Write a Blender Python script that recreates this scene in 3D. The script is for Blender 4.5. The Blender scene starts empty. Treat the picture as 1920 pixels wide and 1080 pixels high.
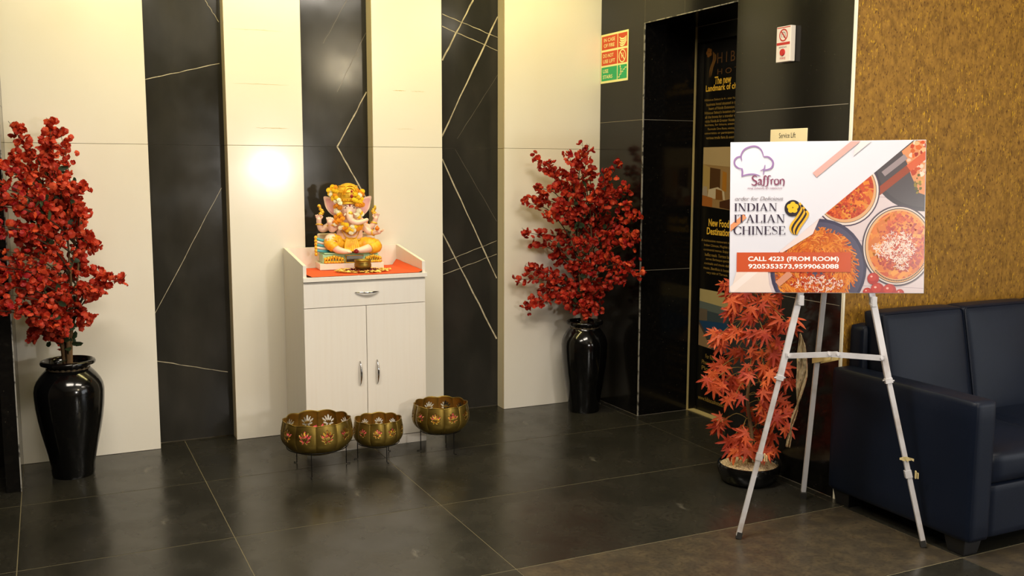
import bpy, bmesh, math, random
import numpy as np
from mathutils import Vector, Matrix, Quaternion
random.seed(7)
PI = math.pi
SC = bpy.context.scene
COL = SC.collection

# ------------------------------------------------------------------ camera
cam_d = bpy.data.cameras.new('camera'); cam = bpy.data.objects.new('camera', cam_d); COL.objects.link(cam)
cam_d.sensor_width = 36.0; cam_d.lens = 1828.6 / 1920 * 36.0; cam_d.clip_start = 0.05
CAM = Vector((0.0, -5.383, 1.5)); YAW, PITCH, ROLL = math.radians(25.55), math.radians(7.07), math.radians(0.14)
fwd = Vector((math.sin(YAW)*math.cos(PITCH), math.cos(YAW)*math.cos(PITCH), -math.sin(PITCH)))
rgt = Vector((math.cos(YAW), -math.sin(YAW), 0)); upv = rgt.cross(fwd)
rgt2 = rgt*math.cos(ROLL) + upv*math.sin(ROLL); upv2 = -rgt*math.sin(ROLL) + upv*math.cos(ROLL)
cam.matrix_world = Matrix(((rgt2.x, upv2.x, -fwd.x, CAM.x), (rgt2.y, upv2.y, -fwd.y, CAM.y), (rgt2.z, upv2.z, -fwd.z, CAM.z), (0, 0, 0, 1)))
SC.camera = cam
HR = Vector((math.cos(YAW), -math.sin(YAW), 0)); HF = Vector((math.sin(YAW), math.cos(YAW), 0))   # horizontal right / forward

# ------------------------------------------------------------------ world, lights, exposure
w = bpy.data.worlds.new('world'); SC.world = w; w.use_nodes = True
w.node_tree.nodes['Background'].inputs[0].default_value = (0.9, 0.8, 0.65, 1); w.node_tree.nodes['Background'].inputs[1].default_value = 0.02
SC.view_settings.view_transform = 'Standard'; SC.view_settings.look = 'None'; SC.view_settings.gamma = 1.0
SC.view_settings.use_curve_mapping = False; SC.view_settings.exposure = 0.14
CEIL = 2.95
def area(name, loc, rot, sx, sy, power, col):
    l = bpy.data.lights.new(name, 'AREA'); l.shape = 'RECTANGLE'; l.size = sx; l.size_y = sy; l.energy = power; l.color = col
    o = bpy.data.objects.new(name, l); COL.objects.link(o); o.location = loc; o.rotation_euler = rot
    return o
WARM = (1.0, 0.83, 0.28); SOFTW = (1.0, 0.91, 0.79); DAY = (0.90, 0.94, 1.0)
area('wall_wash_light', (1.5, -0.60, CEIL - 0.04), (math.radians(14), 0, 0), 3.1, 0.16, 29, WARM)     # recessed strip along the striped wall
area('added_fill_light', (1.9, -2.7, CEIL - 0.04), (0, 0, 0), 1.2, 0.6, 50, SOFTW)  # added fill over the middle of the lobby, out of view
area('added_fill_light', (0.2, -2.7, CEIL - 0.04), (0, 0, 0), 1.2, 0.6, 50, SOFTW)  # added fill to lift the lower left of the back wall
area('added_fill_light', (4.0, -3.7, CEIL - 0.04), (0, 0, 0), 1.2, 0.6, 22, SOFTW)  # added fill to brighten the gold wall side
area('unseen_daylight', (6.40, -6.3, 1.35), (math.radians(90), 0, math.radians(90)), 3.4, 2.1, 45, DAY)   # unseen glazed entrance, placed so cool light comes from the right

# ------------------------------------------------------------------ helpers
def lin(r, g=None, b=None):
    if g is None: r, g, b = r
    f = lambda c: (c/255/12.92) if c/255 <= 0.04045 else ((c/255+0.055)/1.055)**2.4
    return (f(r), f(g), f(b), 1.0)
MATS = {}
def mat(name, col, rough=0.5, metal=0.0, noise=None, bump=None, spec=0.5, coat=0.0, rnd=0.0, rough_noise=None, emit=None, trans=0.0, translucent=0.0, flecks=None, ior=1.45):
    """noise = (scale xyz, colour, low, high); bump = (scale xyz, strength, distance); flecks = (scale, colour, threshold)"""
    m = bpy.data.materials.new(name); m.use_nodes = True; nt = m.node_tree; N, L = nt.nodes, nt.links
    b = N['Principled BSDF']
    b.inputs['Base Color'].default_value = col; b.inputs['Roughness'].default_value = rough; b.inputs['Metallic'].default_value = metal
    b.inputs['Specular IOR Level'].default_value = spec; b.inputs['Coat Weight'].default_value = coat; b.inputs['Coat Roughness'].default_value = 0.08
    b.inputs['IOR'].default_value = ior; b.inputs['Transmission Weight'].default_value = trans
    tc = N.new('ShaderNodeTexCoord')
    def tex(scale, detail=4, kind='noise'):
        mp = N.new('ShaderNodeMapping'); L.new(tc.outputs['Object'], mp.inputs[0])
        mp.inputs['Scale'].default_value = scale if hasattr(scale, '__len__') else (scale,)*3
        t = N.new('ShaderNodeTexNoise' if kind == 'noise' else 'ShaderNodeTexVoronoi'); L.new(mp.outputs[0], t.inputs['Vector']); t.inputs['Scale'].default_value = 1.0
        if kind == 'noise': t.inputs['Detail'].default_value = detail
        return t.outputs['Fac'] if kind == 'noise' else t.outputs['Distance']
    def ramp(sock, lo, hi):
        r = N.new('ShaderNodeMapRange'); L.new(sock, r.inputs[0]); r.inputs[1].default_value = lo; r.inputs[2].default_value = hi
        return r.outputs[0]
    def mix(fac, a, c):
        x = N.new('ShaderNodeMix'); x.data_type = 'RGBA'; L.new(fac, x.inputs['Factor'])
        for s, v in ((x.inputs[6], a), (x.inputs[7], c)):
            if isinstance(v, tuple): s.default_value = v
            else: L.new(v, s)
        return x.outputs[2]
    cur = col
    layers = noise if isinstance(noise, list) else ([noise] if noise else [])
    for (sc, c2, lo, hi) in layers: cur = mix(ramp(tex(sc), lo, hi), cur, c2)
    if flecks:
        for (sc, c2, th) in (flecks if isinstance(flecks, list) else [flecks]): cur = mix(ramp(tex(sc, 1, 'vor'), th, th*0.5), cur, c2)
    if rnd:
        oi = N.new('ShaderNodeObjectInfo'); hsv = N.new('ShaderNodeHueSaturation')
        mr = N.new('ShaderNodeMapRange'); L.new(oi.outputs['Random'], mr.inputs[0]); mr.inputs[3].default_value = 1-rnd; mr.inputs[4].default_value = 1+rnd
        L.new(mr.outputs[0], hsv.inputs['Value'])
        mh = N.new('ShaderNodeMapRange'); L.new(oi.outputs['Random'], mh.inputs[0]); mh.inputs[3].default_value = 0.5-rnd*0.03; mh.inputs[4].default_value = 0.5+rnd*0.03
        L.new(mh.outputs[0], hsv.inputs['Hue'])
        if isinstance(cur, tuple): hsv.inputs['Color'].default_value = cur
        else: L.new(cur, hsv.inputs['Color'])
        cur = hsv.outputs[0]
    if not isinstance(cur, tuple): L.new(cur, b.inputs['Base Color'])
    if rough_noise:
        sc, lo, hi = rough_noise
        mr = N.new('ShaderNodeMapRange'); L.new(tex(sc), mr.inputs[0]); mr.inputs[1].default_value = 0.3; mr.inputs[2].default_value = 0.7; mr.inputs[3].default_value = lo; mr.inputs[4].default_value = hi
        L.new(mr.outputs[0], b.inputs['Roughness'])
    if bump:
        sc, st, di = bump; bp = N.new('ShaderNodeBump'); bp.inputs['Strength'].default_value = st; bp.inputs['Distance'].default_value = di
        L.new(tex(sc), bp.inputs['Height']); L.new(bp.outputs[0], b.inputs['Normal'])
    if emit:
        b.inputs['Emission Color'].default_value = emit[0]; b.inputs['Emission Strength'].default_value = emit[1]
    if translucent:
        out = N['Material Output']; tr = N.new('ShaderNodeBsdfTranslucent'); ms = N.new('ShaderNodeMixShader'); ms.inputs[0].default_value = translucent
        if isinstance(cur, tuple): tr.inputs[0].default_value = cur
        else: L.new(cur, tr.inputs[0])
        L.new(b.outputs[0], ms.inputs[1]); L.new(tr.outputs[0], ms.inputs[2]); L.new(ms.outputs[0], out.inputs[0])
    MATS[name] = m
    return m
def print_mat(name, rough=0.4, spec=0.4):
    m = bpy.data.materials.new(name); m.use_nodes = True; N, L = m.node_tree.nodes, m.node_tree.links
    a = N.new('ShaderNodeVertexColor'); a.layer_name = 'Col'; L.new(a.outputs[0], N['Principled BSDF'].inputs['Base Color'])
    N['Principled BSDF'].inputs['Roughness'].default_value = rough; N['Principled BSDF'].inputs['Specular IOR Level'].default_value = spec
    MATS[name] = m
    return m

class MB:
    def __init__(s): s.v = []; s.f = []; s.c = []
    def add(s, vs, fs, col=None):
        o = len(s.v); s.v += [tuple(p) for p in vs]; s.f += [tuple(i+o for i in f) for f in fs]; s.c += [col]*len(fs)
        return s
    def box(s, x0, x1, y0, y1, z0, z1, M=None):
        vs = [Vector((x, y, z)) for x in (x0, x1) for y in (y0, y1) for z in (z0, z1)]
        if M is not None: vs = [M @ p for p in vs]
        return s.add(vs, [(0,1,3,2), (4,6,7,5), (0,4,5,1), (2,3,7,6), (0,2,6,4), (1,5,7,3)])
    def tube(s, pts, rad, n=8, cap=True, flat=None):
        pts = [Vector(p) for p in pts]; rad = rad if hasattr(rad, '__len__') else [rad]*len(pts)
        vs = []; k = len(pts); ref = None
        for i, p in enumerate(pts):
            t = (pts[min(i+1, k-1)] - pts[max(i-1, 0)]).normalized()
            if ref is None:
                ref = Vector((0, 0, 1)) if abs(t.z) < 0.9 else Vector((1, 0, 0))
            a = (ref - t*ref.dot(t)).normalized(); ref = a; bb = t.cross(a)
            for j in range(n):
                th = 2*PI*j/n + PI/n
                vs.append(p + (a*math.cos(th) + bb*math.sin(th)*(flat or 1))*rad[i])
        fs = [(i*n+j, i*n+(j+1) % n, (i+1)*n+(j+1) % n, (i+1)*n+j) for i in range(k-1) for j in range(n)]
        if cap: fs += [tuple(range(n-1, -1, -1)), tuple((k-1)*n+j for j in range(n))]
        return s.add(vs, fs)
    def lathe(s, prof, n=32, c=(0, 0, 0)):
        vs = []; fs = []; k = len(prof)
        for r, z in prof:
            for j in range(n): vs.append((c[0]+r*math.cos(2*PI*j/n), c[1]+r*math.sin(2*PI*j/n), c[2]+z))
        for i in range(k-1):
            for j in range(n): fs.append((i*n+j, i*n+(j+1) % n, (i+1)*n+(j+1) % n, (i+1)*n+j))
        if prof[0][0] > 1e-4: fs.append(tuple(range(n-1, -1, -1)))
        if prof[-1][0] > 1e-4: fs.append(tuple((k-1)*n+j for j in range(n)))
        return s.add(vs, fs)
    def ball(s, c, r, n=12, m=8, M=None):
        r = r if hasattr(r, '__len__') else (r,)*3; vs = []; fs = []; c = Vector(c)
        for i in range(m+1):
            ph = PI*i/m
            for j in range(n):
                p = Vector((r[0]*math.sin(ph)*math.cos(2*PI*j/n), r[1]*math.sin(ph)*math.sin(2*PI*j/n), r[2]*math.cos(ph)))
                if M is not None: p = M @ p
                vs.append(c+p)
        for i in range(m):
            for j in range(n): fs.append((i*n+j, (i+1)*n+j, (i+1)*n+(j+1) % n, i*n+(j+1) % n))
        return s.add(vs, fs)
    def prism(s, poly, d0, d1, T=lambda x, y, d: (x, y, d)):
        n = len(poly); vs = [T(x, y, d0) for x, y in poly] + [T(x, y, d1) for x, y in poly]
        return s.add(vs, [tuple(range(n-1, -1, -1)), tuple(range(n, 2*n))] + [(i, (i+1) % n, n+(i+1) % n, n+i) for i in range(n)])
    def mesh(s, name, mat=None, smooth=None):
        me = bpy.data.meshes.new(name); me.from_pydata(s.v, [], s.f)
        if any(c is not None for c in s.c):
            at = me.color_attributes.new('Col', 'FLOAT_COLOR', 'CORNER'); data = []
            for p, c in zip(me.polygons, s.c): data += list(c or (1, 1, 1, 1))*p.loop_total
            at.data.foreach_set('color', data)
        if mat: me.materials.append(MATS[mat] if isinstance(mat, str) else mat)
        if smooth is not None:
            me.polygons.foreach_set('use_smooth', [True]*len(me.polygons))
            if smooth < 180: me.set_sharp_from_angle(angle=math.radians(smooth))
        me.update()
        return me
    def build(s, name, mat, parent=None, smooth=None, bevel=None, fix=True):
        me = s.mesh(name, mat, smooth)
        if fix:
            bm = bmesh.new(); bm.from_mesh(me); bmesh.ops.remove_doubles(bm, verts=bm.verts, dist=1e-6); bmesh.ops.recalc_face_normals(bm, faces=bm.faces); bm.to_mesh(me); bm.free()
        o = link(name, me, parent)
        if bevel:
            b = o.modifiers.new('bevel', 'BEVEL'); b.width = bevel[0]; b.segments = bevel[1]; b.limit_method = 'ANGLE'; b.angle_limit = math.radians(40)
            if smooth is None: me.polygons.foreach_set('use_smooth', [True]*len(me.polygons)); b.harden_normals = True
        return o
def link(name, me, parent=None):
    o = bpy.data.objects.new(name, me); COL.objects.link(o)
    if parent is not None: o.parent = parent
    return o
def thing(name, label, cat, loc=(0, 0, 0), rz=0.0, group=None, mw=None):
    o = bpy.data.objects.new(name, None); COL.objects.link(o); o.empty_display_size = 0.1
    if mw is not None: o.matrix_world = mw
    else: o.location = loc; o.rotation_euler = (0, 0, rz)
    return tag(o, label, cat, group)
def tag(o, label, cat, group=None):
    o['label'] = label; o['category'] = cat
    if group: o['group'] = group
    return o
def struct(o, label=None):
    o['kind'] = 'structure'
    if label: o['label'] = label
    return o
def smooth_path(pts, n=6):
    pts = [Vector(p) for p in pts]; out = []
    for i in range(len(pts)-1):
        p0, p1, p2, p3 = pts[max(i-1, 0)], pts[i], pts[i+1], pts[min(i+2, len(pts)-1)]
        for k in range(n):
            t = k/n
            out.append(0.5*((2*p1) + (p2-p0)*t + (2*p0-5*p1+4*p2-p3)*t*t + (3*p1-p0-3*p2+p3)*t**3))
    return out + [pts[-1]]
def cushion(x0, x1, y0, y1, z0, z1, r=0.03, puff=(0, 0, 0), n=9):
    """rounded, slightly inflated box"""
    c = Vector(((x0+x1)/2, (y0+y1)/2, (z0+z1)/2)); h = Vector(((x1-x0)/2, (y1-y0)/2, (z1-z0)/2)); mb = MB()
    g = [math.sin((i/(n-1)-0.5)*PI) for i in range(n)]
    for ax in range(3):
        for sg in (-1, 1):
            vs = []
            for a in g:
                for b in g:
                    u = [0, 0, 0]; u[ax] = sg; u[(ax+1) % 3] = a; u[(ax+2) % 3] = b
                    p = Vector((u[0]*h.x, u[1]*h.y, u[2]*h.z))
                    q = Vector([max(-(h[k]-r), min(h[k]-r, p[k])) for k in range(3)]); d = p-q
                    if d.length > 1e-9: p = q + d.normalized()*r
                    for k in range(3):
                        k1, k2 = (k+1) % 3, (k+2) % 3
                        p[k] += puff[k]*u[k]*(1-u[k1]**2)*(1-u[k2]**2)
                    vs.append(c+p)
            fs = [(i*n+j, i*n+j+1, (i+1)*n+j+1, (i+1)*n+j) for i in range(n-1) for j in range(n-1)]
            mb.add(vs, fs)
    return mb
# ---- flat lettering: every text is fitted to a measured box on its sign
TEXTS = []
def text(s, box, parent, material, place, d=0.0, bold=0.0, shear=0.0, name='lettering'):
    """box = (x0, y0, x1, y1) on the sign plane; place(x, y, d) -> local point"""
    TEXTS.append((s, box, parent, material, place, d, bold, shear, name))
def flush_texts():
    tmp = []
    for t in TEXTS:
        cu = bpy.data.curves.new('t', 'FONT'); cu.body = t[0]; cu.size = 1.0; cu.resolution_u = 3; cu.offset = t[6]; cu.shear = t[7]
        o = bpy.data.objects.new('t', cu); COL.objects.link(o); tmp.append(o)
    dg = bpy.context.evaluated_depsgraph_get()
    for o, (s, bx, parent, material, place, d, bold, shear, name) in zip(tmp, TEXTS):
        me = bpy.data.meshes.new_from_object(o.evaluated_get(dg)); me.name = name
        co = np.zeros(len(me.vertices)*3); me.vertices.foreach_get('co', co); co = co.reshape(-1, 3)
        lo, hi = co.min(0), co.max(0)
        for v in me.vertices:
            x = bx[0] + (v.co.x-lo[0])/max(hi[0]-lo[0], 1e-6)*(bx[2]-bx[0]); y = bx[1] + (v.co.y-lo[1])/max(hi[1]-lo[1], 1e-6)*(bx[3]-bx[1])
            v.co = place(x, y, d)
        me.materials.clear(); me.materials.append(MATS[material]); link(name, me, parent)
        bpy.data.objects.remove(o)
def clip(poly, planes):
    for (a, b, c) in planes:                       # keep a*x + b*y + c >= 0
        out = []
        for i in range(len(poly)):
            p, q = poly[i], poly[(i+1) % len(poly)]; dp, dq = a*p[0]+b*p[1]+c, a*q[0]+b*q[1]+c
            if dp >= 0: out.append(p)
            if (dp >= 0) != (dq >= 0):
                t = dp/(dp-dq); out.append((p[0]+(q[0]-p[0])*t, p[1]+(q[1]-p[1])*t))
        poly = out
        if len(poly) < 3: return []
    return poly
def ell(cx, cy, rx, ry, n=40, a0=0.0): return [(cx+rx*math.cos(2*PI*i/n+a0), cy+ry*math.sin(2*PI*i/n+a0)) for i in range(n)]
def ribbon(pts, w):
    """variable-width flat stroke -> list of quads"""
    w = w if hasattr(w, '__len__') else [w]*len(pts); L_, R_ = [], []
    for i, p in enumerate(pts):
        a, b = pts[max(i-1, 0)], pts[min(i+1, len(pts)-1)]; dx, dy = b[0]-a[0], b[1]-a[1]; l = math.hypot(dx, dy) or 1
        L_.append((p[0]-dy/l*w[i]/2, p[1]+dx/l*w[i]/2)); R_.append((p[0]+dy/l*w[i]/2, p[1]-dx/l*w[i]/2))
    return [[R_[i], R_[i+1], L_[i+1], L_[i]] for i in range(len(pts)-1)]
def spl2(pts, n=6): return [(p.x, p.y) for p in smooth_path([(a, b, 0) for a, b in pts], n)]

# ------------------------------------------------------------------ materials
mat('white_tile', lin(232, 227, 217), 0.16, noise=[((1.2, 1.2, 0.8), lin(226, 217, 202), 0.45, 0.8)], coat=0.0, rough_noise=(3.0, 0.12, 0.24), spec=0.45)
mat('stain', lin(202, 184, 142), 0.4); mat('tile_side_shade', lin(214, 202, 176), 0.35)  # sides of the white strips: their shade is put into the beige
mat('tile_trim', lin(178, 152, 104), 0.4)
mat('grout_beige', lin(150, 140, 118), 0.8)
mat('black_tile', lin(40, 39, 36), 0.34, noise=[((5, 5, 2.2), lin(54, 52, 48), 0.42, 0.75)], rough_noise=(4.0, 0.10, 0.22), spec=0.4)
mat('vein', lin(196, 186, 160), 0.35, noise=[(30, lin(150, 140, 118), 0.4, 0.7)])
mat('vein_faint', lin(104, 98, 86), 0.35)
mat('granite', lin(13, 12, 11), 0.14, noise=[(60, lin(24, 22, 19), 0.5, 0.8)], flecks=[(38, lin(150, 140, 112), 0.05)], spec=0.42)
mat('grout_pale', lin(138, 130, 112), 0.8)
mat('granite_edge', lin(150, 146, 136), 0.6, noise=[(40, lin(60, 58, 54), 0.5, 0.62)])
mat('floor_tile', lin(35, 34, 29), 0.3, noise=[((2.2, 2.2, 2.2), lin(45, 43, 37), 0.4, 0.7), (55, lin(27, 26, 23), 0.45, 0.75), ((9, 3, 6), lin(104, 100, 90), 0.68, 0.84)], rough_noise=(5.0, 0.17, 0.34), rnd=0.07, bump=(60, 0.05, 0.002), spec=0.5)
mat('floor_tile_brown', lin(58, 52, 43), 0.36, noise=[((14, 14, 14), lin(74, 65, 50), 0.42, 0.66), (70, lin(46, 41, 34), 0.45, 0.75)], rough_noise=(6.0, 0.26, 0.42), bump=(70, 0.06, 0.002), spec=0.5)
mat('floor_grout', lin(108, 100, 76), 0.85)
mat('ceiling_paint', lin(232, 224, 205), 0.8)
mat('plaster', lin(196, 180, 150), 0.8); mat('dark_wood', lin(70, 52, 34), 0.6); mat('plaster_dark', lin(120, 104, 80), 0.8)
mat('white_line', lin(232, 226, 206), 0.6)
mat('brushed_steel', lin(120, 116, 106), 0.3, metal=1.0)
mat('gold_edge', lin(205, 186, 128), 0.35, metal=0.3)
mat('dark_steel', lin(34, 32, 28), 0.28, metal=0.6)
def gold_wall_material():
    m = bpy.data.materials.new('gold_wallpaper'); m.use_nodes = True; N, L = m.node_tree.nodes, m.node_tree.links; b = N['Principled BSDF']
    tc = N.new('ShaderNodeTexCoord')
    def tx(sc, det):
        mp = N.new('ShaderNodeMapping'); mp.inputs['Scale'].default_value = sc; L.new(tc.outputs['Object'], mp.inputs[0])
        t = N.new('ShaderNodeTexNoise'); t.inputs['Scale'].default_value = 1; t.inputs['Detail'].default_value = det; L.new(mp.outputs[0], t.inputs[0]); return t.outputs['Fac']
    def rp(s, els):
        r = N.new('ShaderNodeValToRGB'); e = r.color_ramp.elements
        e[0].position, e[0].color = els[0]; e[1].position, e[1].color = els[1]
        for q in els[2:]: n = e.new(q[0]); n.color = q[1]
        L.new(s, r.inputs[0]); return r.outputs
    def mx(f, a, c):
        x = N.new('ShaderNodeMix'); x.data_type = 'RGBA'; L.new(f, x.inputs['Factor']); L.new(a, x.inputs[6])
        if isinstance(c, tuple): x.inputs[7].default_value = c
        else: L.new(c, x.inputs[7])
        return x.outputs[2]
    base = rp(tx((48, 48, 30), 9), [(0.3, lin(112, 80, 28)), (0.7, lin(152, 112, 44))])[0]
    dark = rp(tx((120, 120, 62), 7), [(0.57, (0, 0, 0, 1)), (0.68, (1, 1, 1, 1))])[0]
    fl = rp(tx((150, 150, 48), 3), [(0.62, (0, 0, 0, 1)), (0.68, (1, 1, 1, 1))])[0]
    big = rp(tx((6, 6, 4), 3), [(0.38, (0.15, 0.15, 0.15, 1)), (0.62, (1, 1, 1, 1))])[0]
    mu = N.new('ShaderNodeMath'); mu.operation = 'MULTIPLY'; L.new(fl, mu.inputs[0]); L.new(big, mu.inputs[1])
    c = mx(dark, base, lin(84, 54, 20)); c = mx(mu.outputs[0], c, lin(206, 160, 34))
    L.new(c, b.inputs['Base Color']); b.inputs['Roughness'].default_value = 0.5; b.inputs['Specular IOR Level'].default_value = 0.15
    bp = N.new('ShaderNodeBump'); bp.inputs['Strength'].default_value = 0.5; bp.inputs['Distance'].default_value = 0.004; L.new(tx((50, 50, 28), 7), bp.inputs['Height']); L.new(bp.outputs[0], b.inputs['Normal'])
    MATS['gold_wallpaper'] = m
gold_wall_material()
mat('laminate', lin(232, 226, 216), 0.36, noise=[((60, 60, 2.0), lin(230, 223, 212), 0.45, 0.7)])
mat('chrome', lin(205, 205, 208), 0.12, metal=1.0)
mat('orange_cloth', lin(222, 88, 38), 0.85, bump=(300, 0.15, 0.001))
mat('vase_black', lin(9, 9, 9), 0.12, bump=(18, 0.06, 0.01), spec=0.6)
mat('soil', lin(120, 104, 78), 0.95, noise=[(60, lin(70, 58, 42), 0.4, 0.6)], bump=(120, 0.7, 0.006))
mat('gravel', lin(206, 186, 148), 0.95, noise=[(130, lin(128, 104, 72), 0.45, 0.62)], bump=(150, 0.8, 0.006))
mat('bark', lin(112, 84, 52), 0.85, noise=[((30, 30, 6), lin(66, 46, 28), 0.4, 0.65)], bump=((60, 60, 10), 0.6, 0.004))
mat('twig', lin(58, 44, 24), 0.8)
mat('blossom_red', lin(184, 42, 24), 0.6, noise=[(26, lin(222, 92, 52), 0.45, 0.75)], rnd=0.30, translucent=0.25)
mat('leaf_green', lin(44, 62, 38), 0.55, rnd=0.2, translucent=0.15)
mat('maple_leaf', lin(204, 88, 46), 0.55, noise=[(14, lin(178, 58, 34), 0.4, 0.7)], rnd=0.3, translucent=0.3)
mat('maple_twig', lin(122, 98, 40), 0.7)
mat('brass_old', lin(152, 128, 60), 0.34, metal=0.8, noise=[((5, 5, 9), lin(104, 82, 32), 0.42, 0.66)], rough_noise=(8, 0.26, 0.46))
mat('wire_black', lin(14, 13, 12), 0.5, metal=0.5)
mat('petal_pink', lin(206, 74, 92), 0.7); mat('petal_yellow', lin(240, 190, 44), 0.7)
mat('navy_leather', lin(13, 20, 34), 0.42, bump=(210, 0.12, 0.002), noise=[(4, lin(16, 23, 38), 0.4, 0.7)], spec=0.2)
mat('foot_black', lin(20, 20, 22), 0.4)
mat('aluminium', lin(204, 202, 206), 0.38, metal=0.3, noise=[((9, 9, 9), lin(176, 166, 160), 0.5, 0.72)], rough_noise=(20, 0.3, 0.5))
mat('old_tape', lin(202, 184, 132), 0.45); mat('rubber', lin(32, 30, 28), 0.7)
mat('plastic_film', lin(214, 196, 158), 0.16, trans=0.72, ior=1.25, bump=(70, 0.6, 0.006))
mat('board_white', lin(206, 206, 218), 0.28, spec=0.45); print_mat('board_print', 0.3, 0.4); print_mat('sign_print', 0.45, 0.4)
mat('ink_purple', lin(150, 112, 168), 0.4); mat('ink_plum', lin(128, 62, 92), 0.4); mat('ink_dark', lin(66, 52, 70), 0.4); mat('ink_grey', lin(122, 114, 120), 0.4)
mat('ink_white', lin(246, 242, 240), 0.4); mat('ink_gold', lin(226, 180, 60), 0.45); mat('ink_gold_dim', lin(150, 122, 58), 0.45); mat('ink_bronze', lin(98, 66, 34), 0.4); mat('ink_black', lin(30, 28, 28), 0.5); mat('ink_red', lin(196, 58, 50), 0.45)
mat('poster_black', lin(11, 10, 10), 0.3)
mat('sign_glow', lin(240, 236, 170), 0.5); mat('sign_red', lin(206, 72, 24), 0.45); mat('sign_green', lin(28, 168, 108), 0.45); mat('plate_cream', lin(238, 222, 178), 0.4); mat('plastic_white', lin(232, 222, 208), 0.35); mat('plastic_red', lin(190, 40, 40), 0.4)
mat('marble_white', lin(236, 224, 208), 0.3, noise=[(20, lin(226, 204, 180), 0.5, 0.8)])
mat('idol_skin', lin(240, 206, 184), 0.3, noise=[(16, lin(236, 186, 168), 0.5, 0.8)]); mat('idol_pink', lin(226, 168, 164), 0.35)
mat('idol_gold', lin(240, 194, 60), 0.3, metal=0.25, noise=[(60, lin(206, 146, 30), 0.45, 0.7)], bump=(120, 0.5, 0.004))
mat('idol_yellow', lin(242, 186, 42), 0.42, noise=[(30, lin(222, 142, 24), 0.5, 0.75)]); mat('idol_orange', lin(224, 122, 26), 0.5)
mat('idol_blue', lin(86, 176, 190), 0.4); mat('idol_green', lin(168, 214, 172), 0.4); mat('idol_dark', lin(60, 48, 40), 0.4); mat('idol_red', lin(150, 20, 28), 0.5)
mat('marigold_orange', lin(234, 156, 34), 0.7, rnd=0.15); mat('marigold_yellow', lin(246, 206, 40), 0.7, rnd=0.12); mat('flower_white', lin(244, 238, 206), 0.7, rnd=0.05)
mat('lamp_glow', lin(255, 236, 190), 0.4, emit=((1.0, 0.84, 0.55, 1), 60.0)); mat('lamp_glow_cool', lin(255, 250, 240), 0.4, emit=((1.0, 0.97, 0.86, 1), 40.0)); mat('diffuser', lin(255, 246, 226), 0.5, emit=((1.0, 0.88, 0.62, 1), 3.0)); mat('day_glass', lin(235, 242, 250), 0.3, emit=((0.90, 0.95, 1.0, 1), 0.9))

# ------------------------------------------------------------------ room shell
XS, YG, YB = 3.187, -2.135, 0.10           # granite side wall, gold wall, recessed black strips
XL, XR, YR = -2.5, 6.5, -9.0
fl = struct(MB().box(XL, XR, YR, 0.25, -0.06, -0.0012).build('floor', 'floor_grout'))
xl = [XL, -1.76, -0.965, -0.163, 0.63, 1.53, 3.14, 4.74, XR]; yl = [0.112, -0.667, -1.45, -2.225, -2.865, -3.65, -4.43, -5.21, -6.0, -6.8, -7.6, -8.4, YR]
for i in range(len(xl)-1):
    for j in range(len(yl)-1):
        g = 0.0017; brown = (i == 5 and j == 3) or (i == 6 and j == 4)
        cx, cy = (xl[i]+xl[i+1])/2, (yl[j]+yl[j+1])/2; hx, hy = (xl[i+1]-xl[i])/2-g, (yl[j]-yl[j+1])/2-g*1.6
        t = MB().box(-hx, hx, -hy, hy, -0.01, 0.0).build('tile', 'floor_tile_brown' if brown else 'floor_tile', fl); t.location = (cx, cy, 0)

wb = MB().box(XL, XS+0.2, YB+0.012, 0.3, 0, CEIL)
WS = [(-0.163, 0.495), (0.893, 1.298), (1.698, 2.118), (2.521, XS)]
for a, b in WS: wb.box(a+0.01, b-0.002 if b < 3 else b, 0.012, YB+0.02, 0, CEIL)
wb = struct(wb.build('wall_back', 'grout_beige'))
ZJ = 1.612; G = 0.0009
for a, b in WS:
    for z0, z1 in ((0.001, ZJ-G), (ZJ+G, CEIL)):
        MB().box(a, b, 0.0, 0.012, z0, z1).build('white_panel', 'white_tile', wb, bevel=(0.001, 1))
        if a > 0:
            MB().box(a+0.001, a+0.011, 0.0135, YB, z0, z1).build('side_panel', 'tile_side_shade', wb)
            MB().box(a-0.0012, a+0.011, 0.0118, 0.0142, z0, z1).build('edge_trim', 'tile_trim', wb)
VE = {0: [((0.504, 1.947), (0.882, 2.046), 4, 0), ((0.819, 2.371), (0.886, 2.263), 3, 0), ((0.871, 1.384), (0.496, 0.705), 3, 0), ((0.502, 0.458), (0.871, 0.366), 4, 0)],
      1: [((1.695, 1.925), (1.517, 1.612), 8, 0), ((1.517, 1.612), (1.694, 1.299), 9, 0), ((1.589, 2.428), (1.449, 2.183), 2.5, 1), ((1.697, 2.256), (1.523, 1.919), 3, 1)],
      2: [((2.361, 2.485), (2.161, 2.124), 9, 0), ((2.521, 2.40), (2.155, 1.679), 9, 0), ((2.157, 1.547), (2.515, 0.813), 8, 0), ((2.157, 1.102), (2.515, 0.431), 9, 0), ((2.163, 2.391), (2.521, 2.277), 4, 0), ((2.162, 2.321), (2.521, 2.198), 4, 0),
          ((2.521, 2.056), (2.254, 1.668), 2, 1), ((2.24, 1.606), (2.515, 1.167), 2, 1), ((2.157, 0.926), (2.515, 1.047), 3, 0), ((2.157, 0.852), (2.515, 0.964), 3.4, 0)]}
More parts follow.
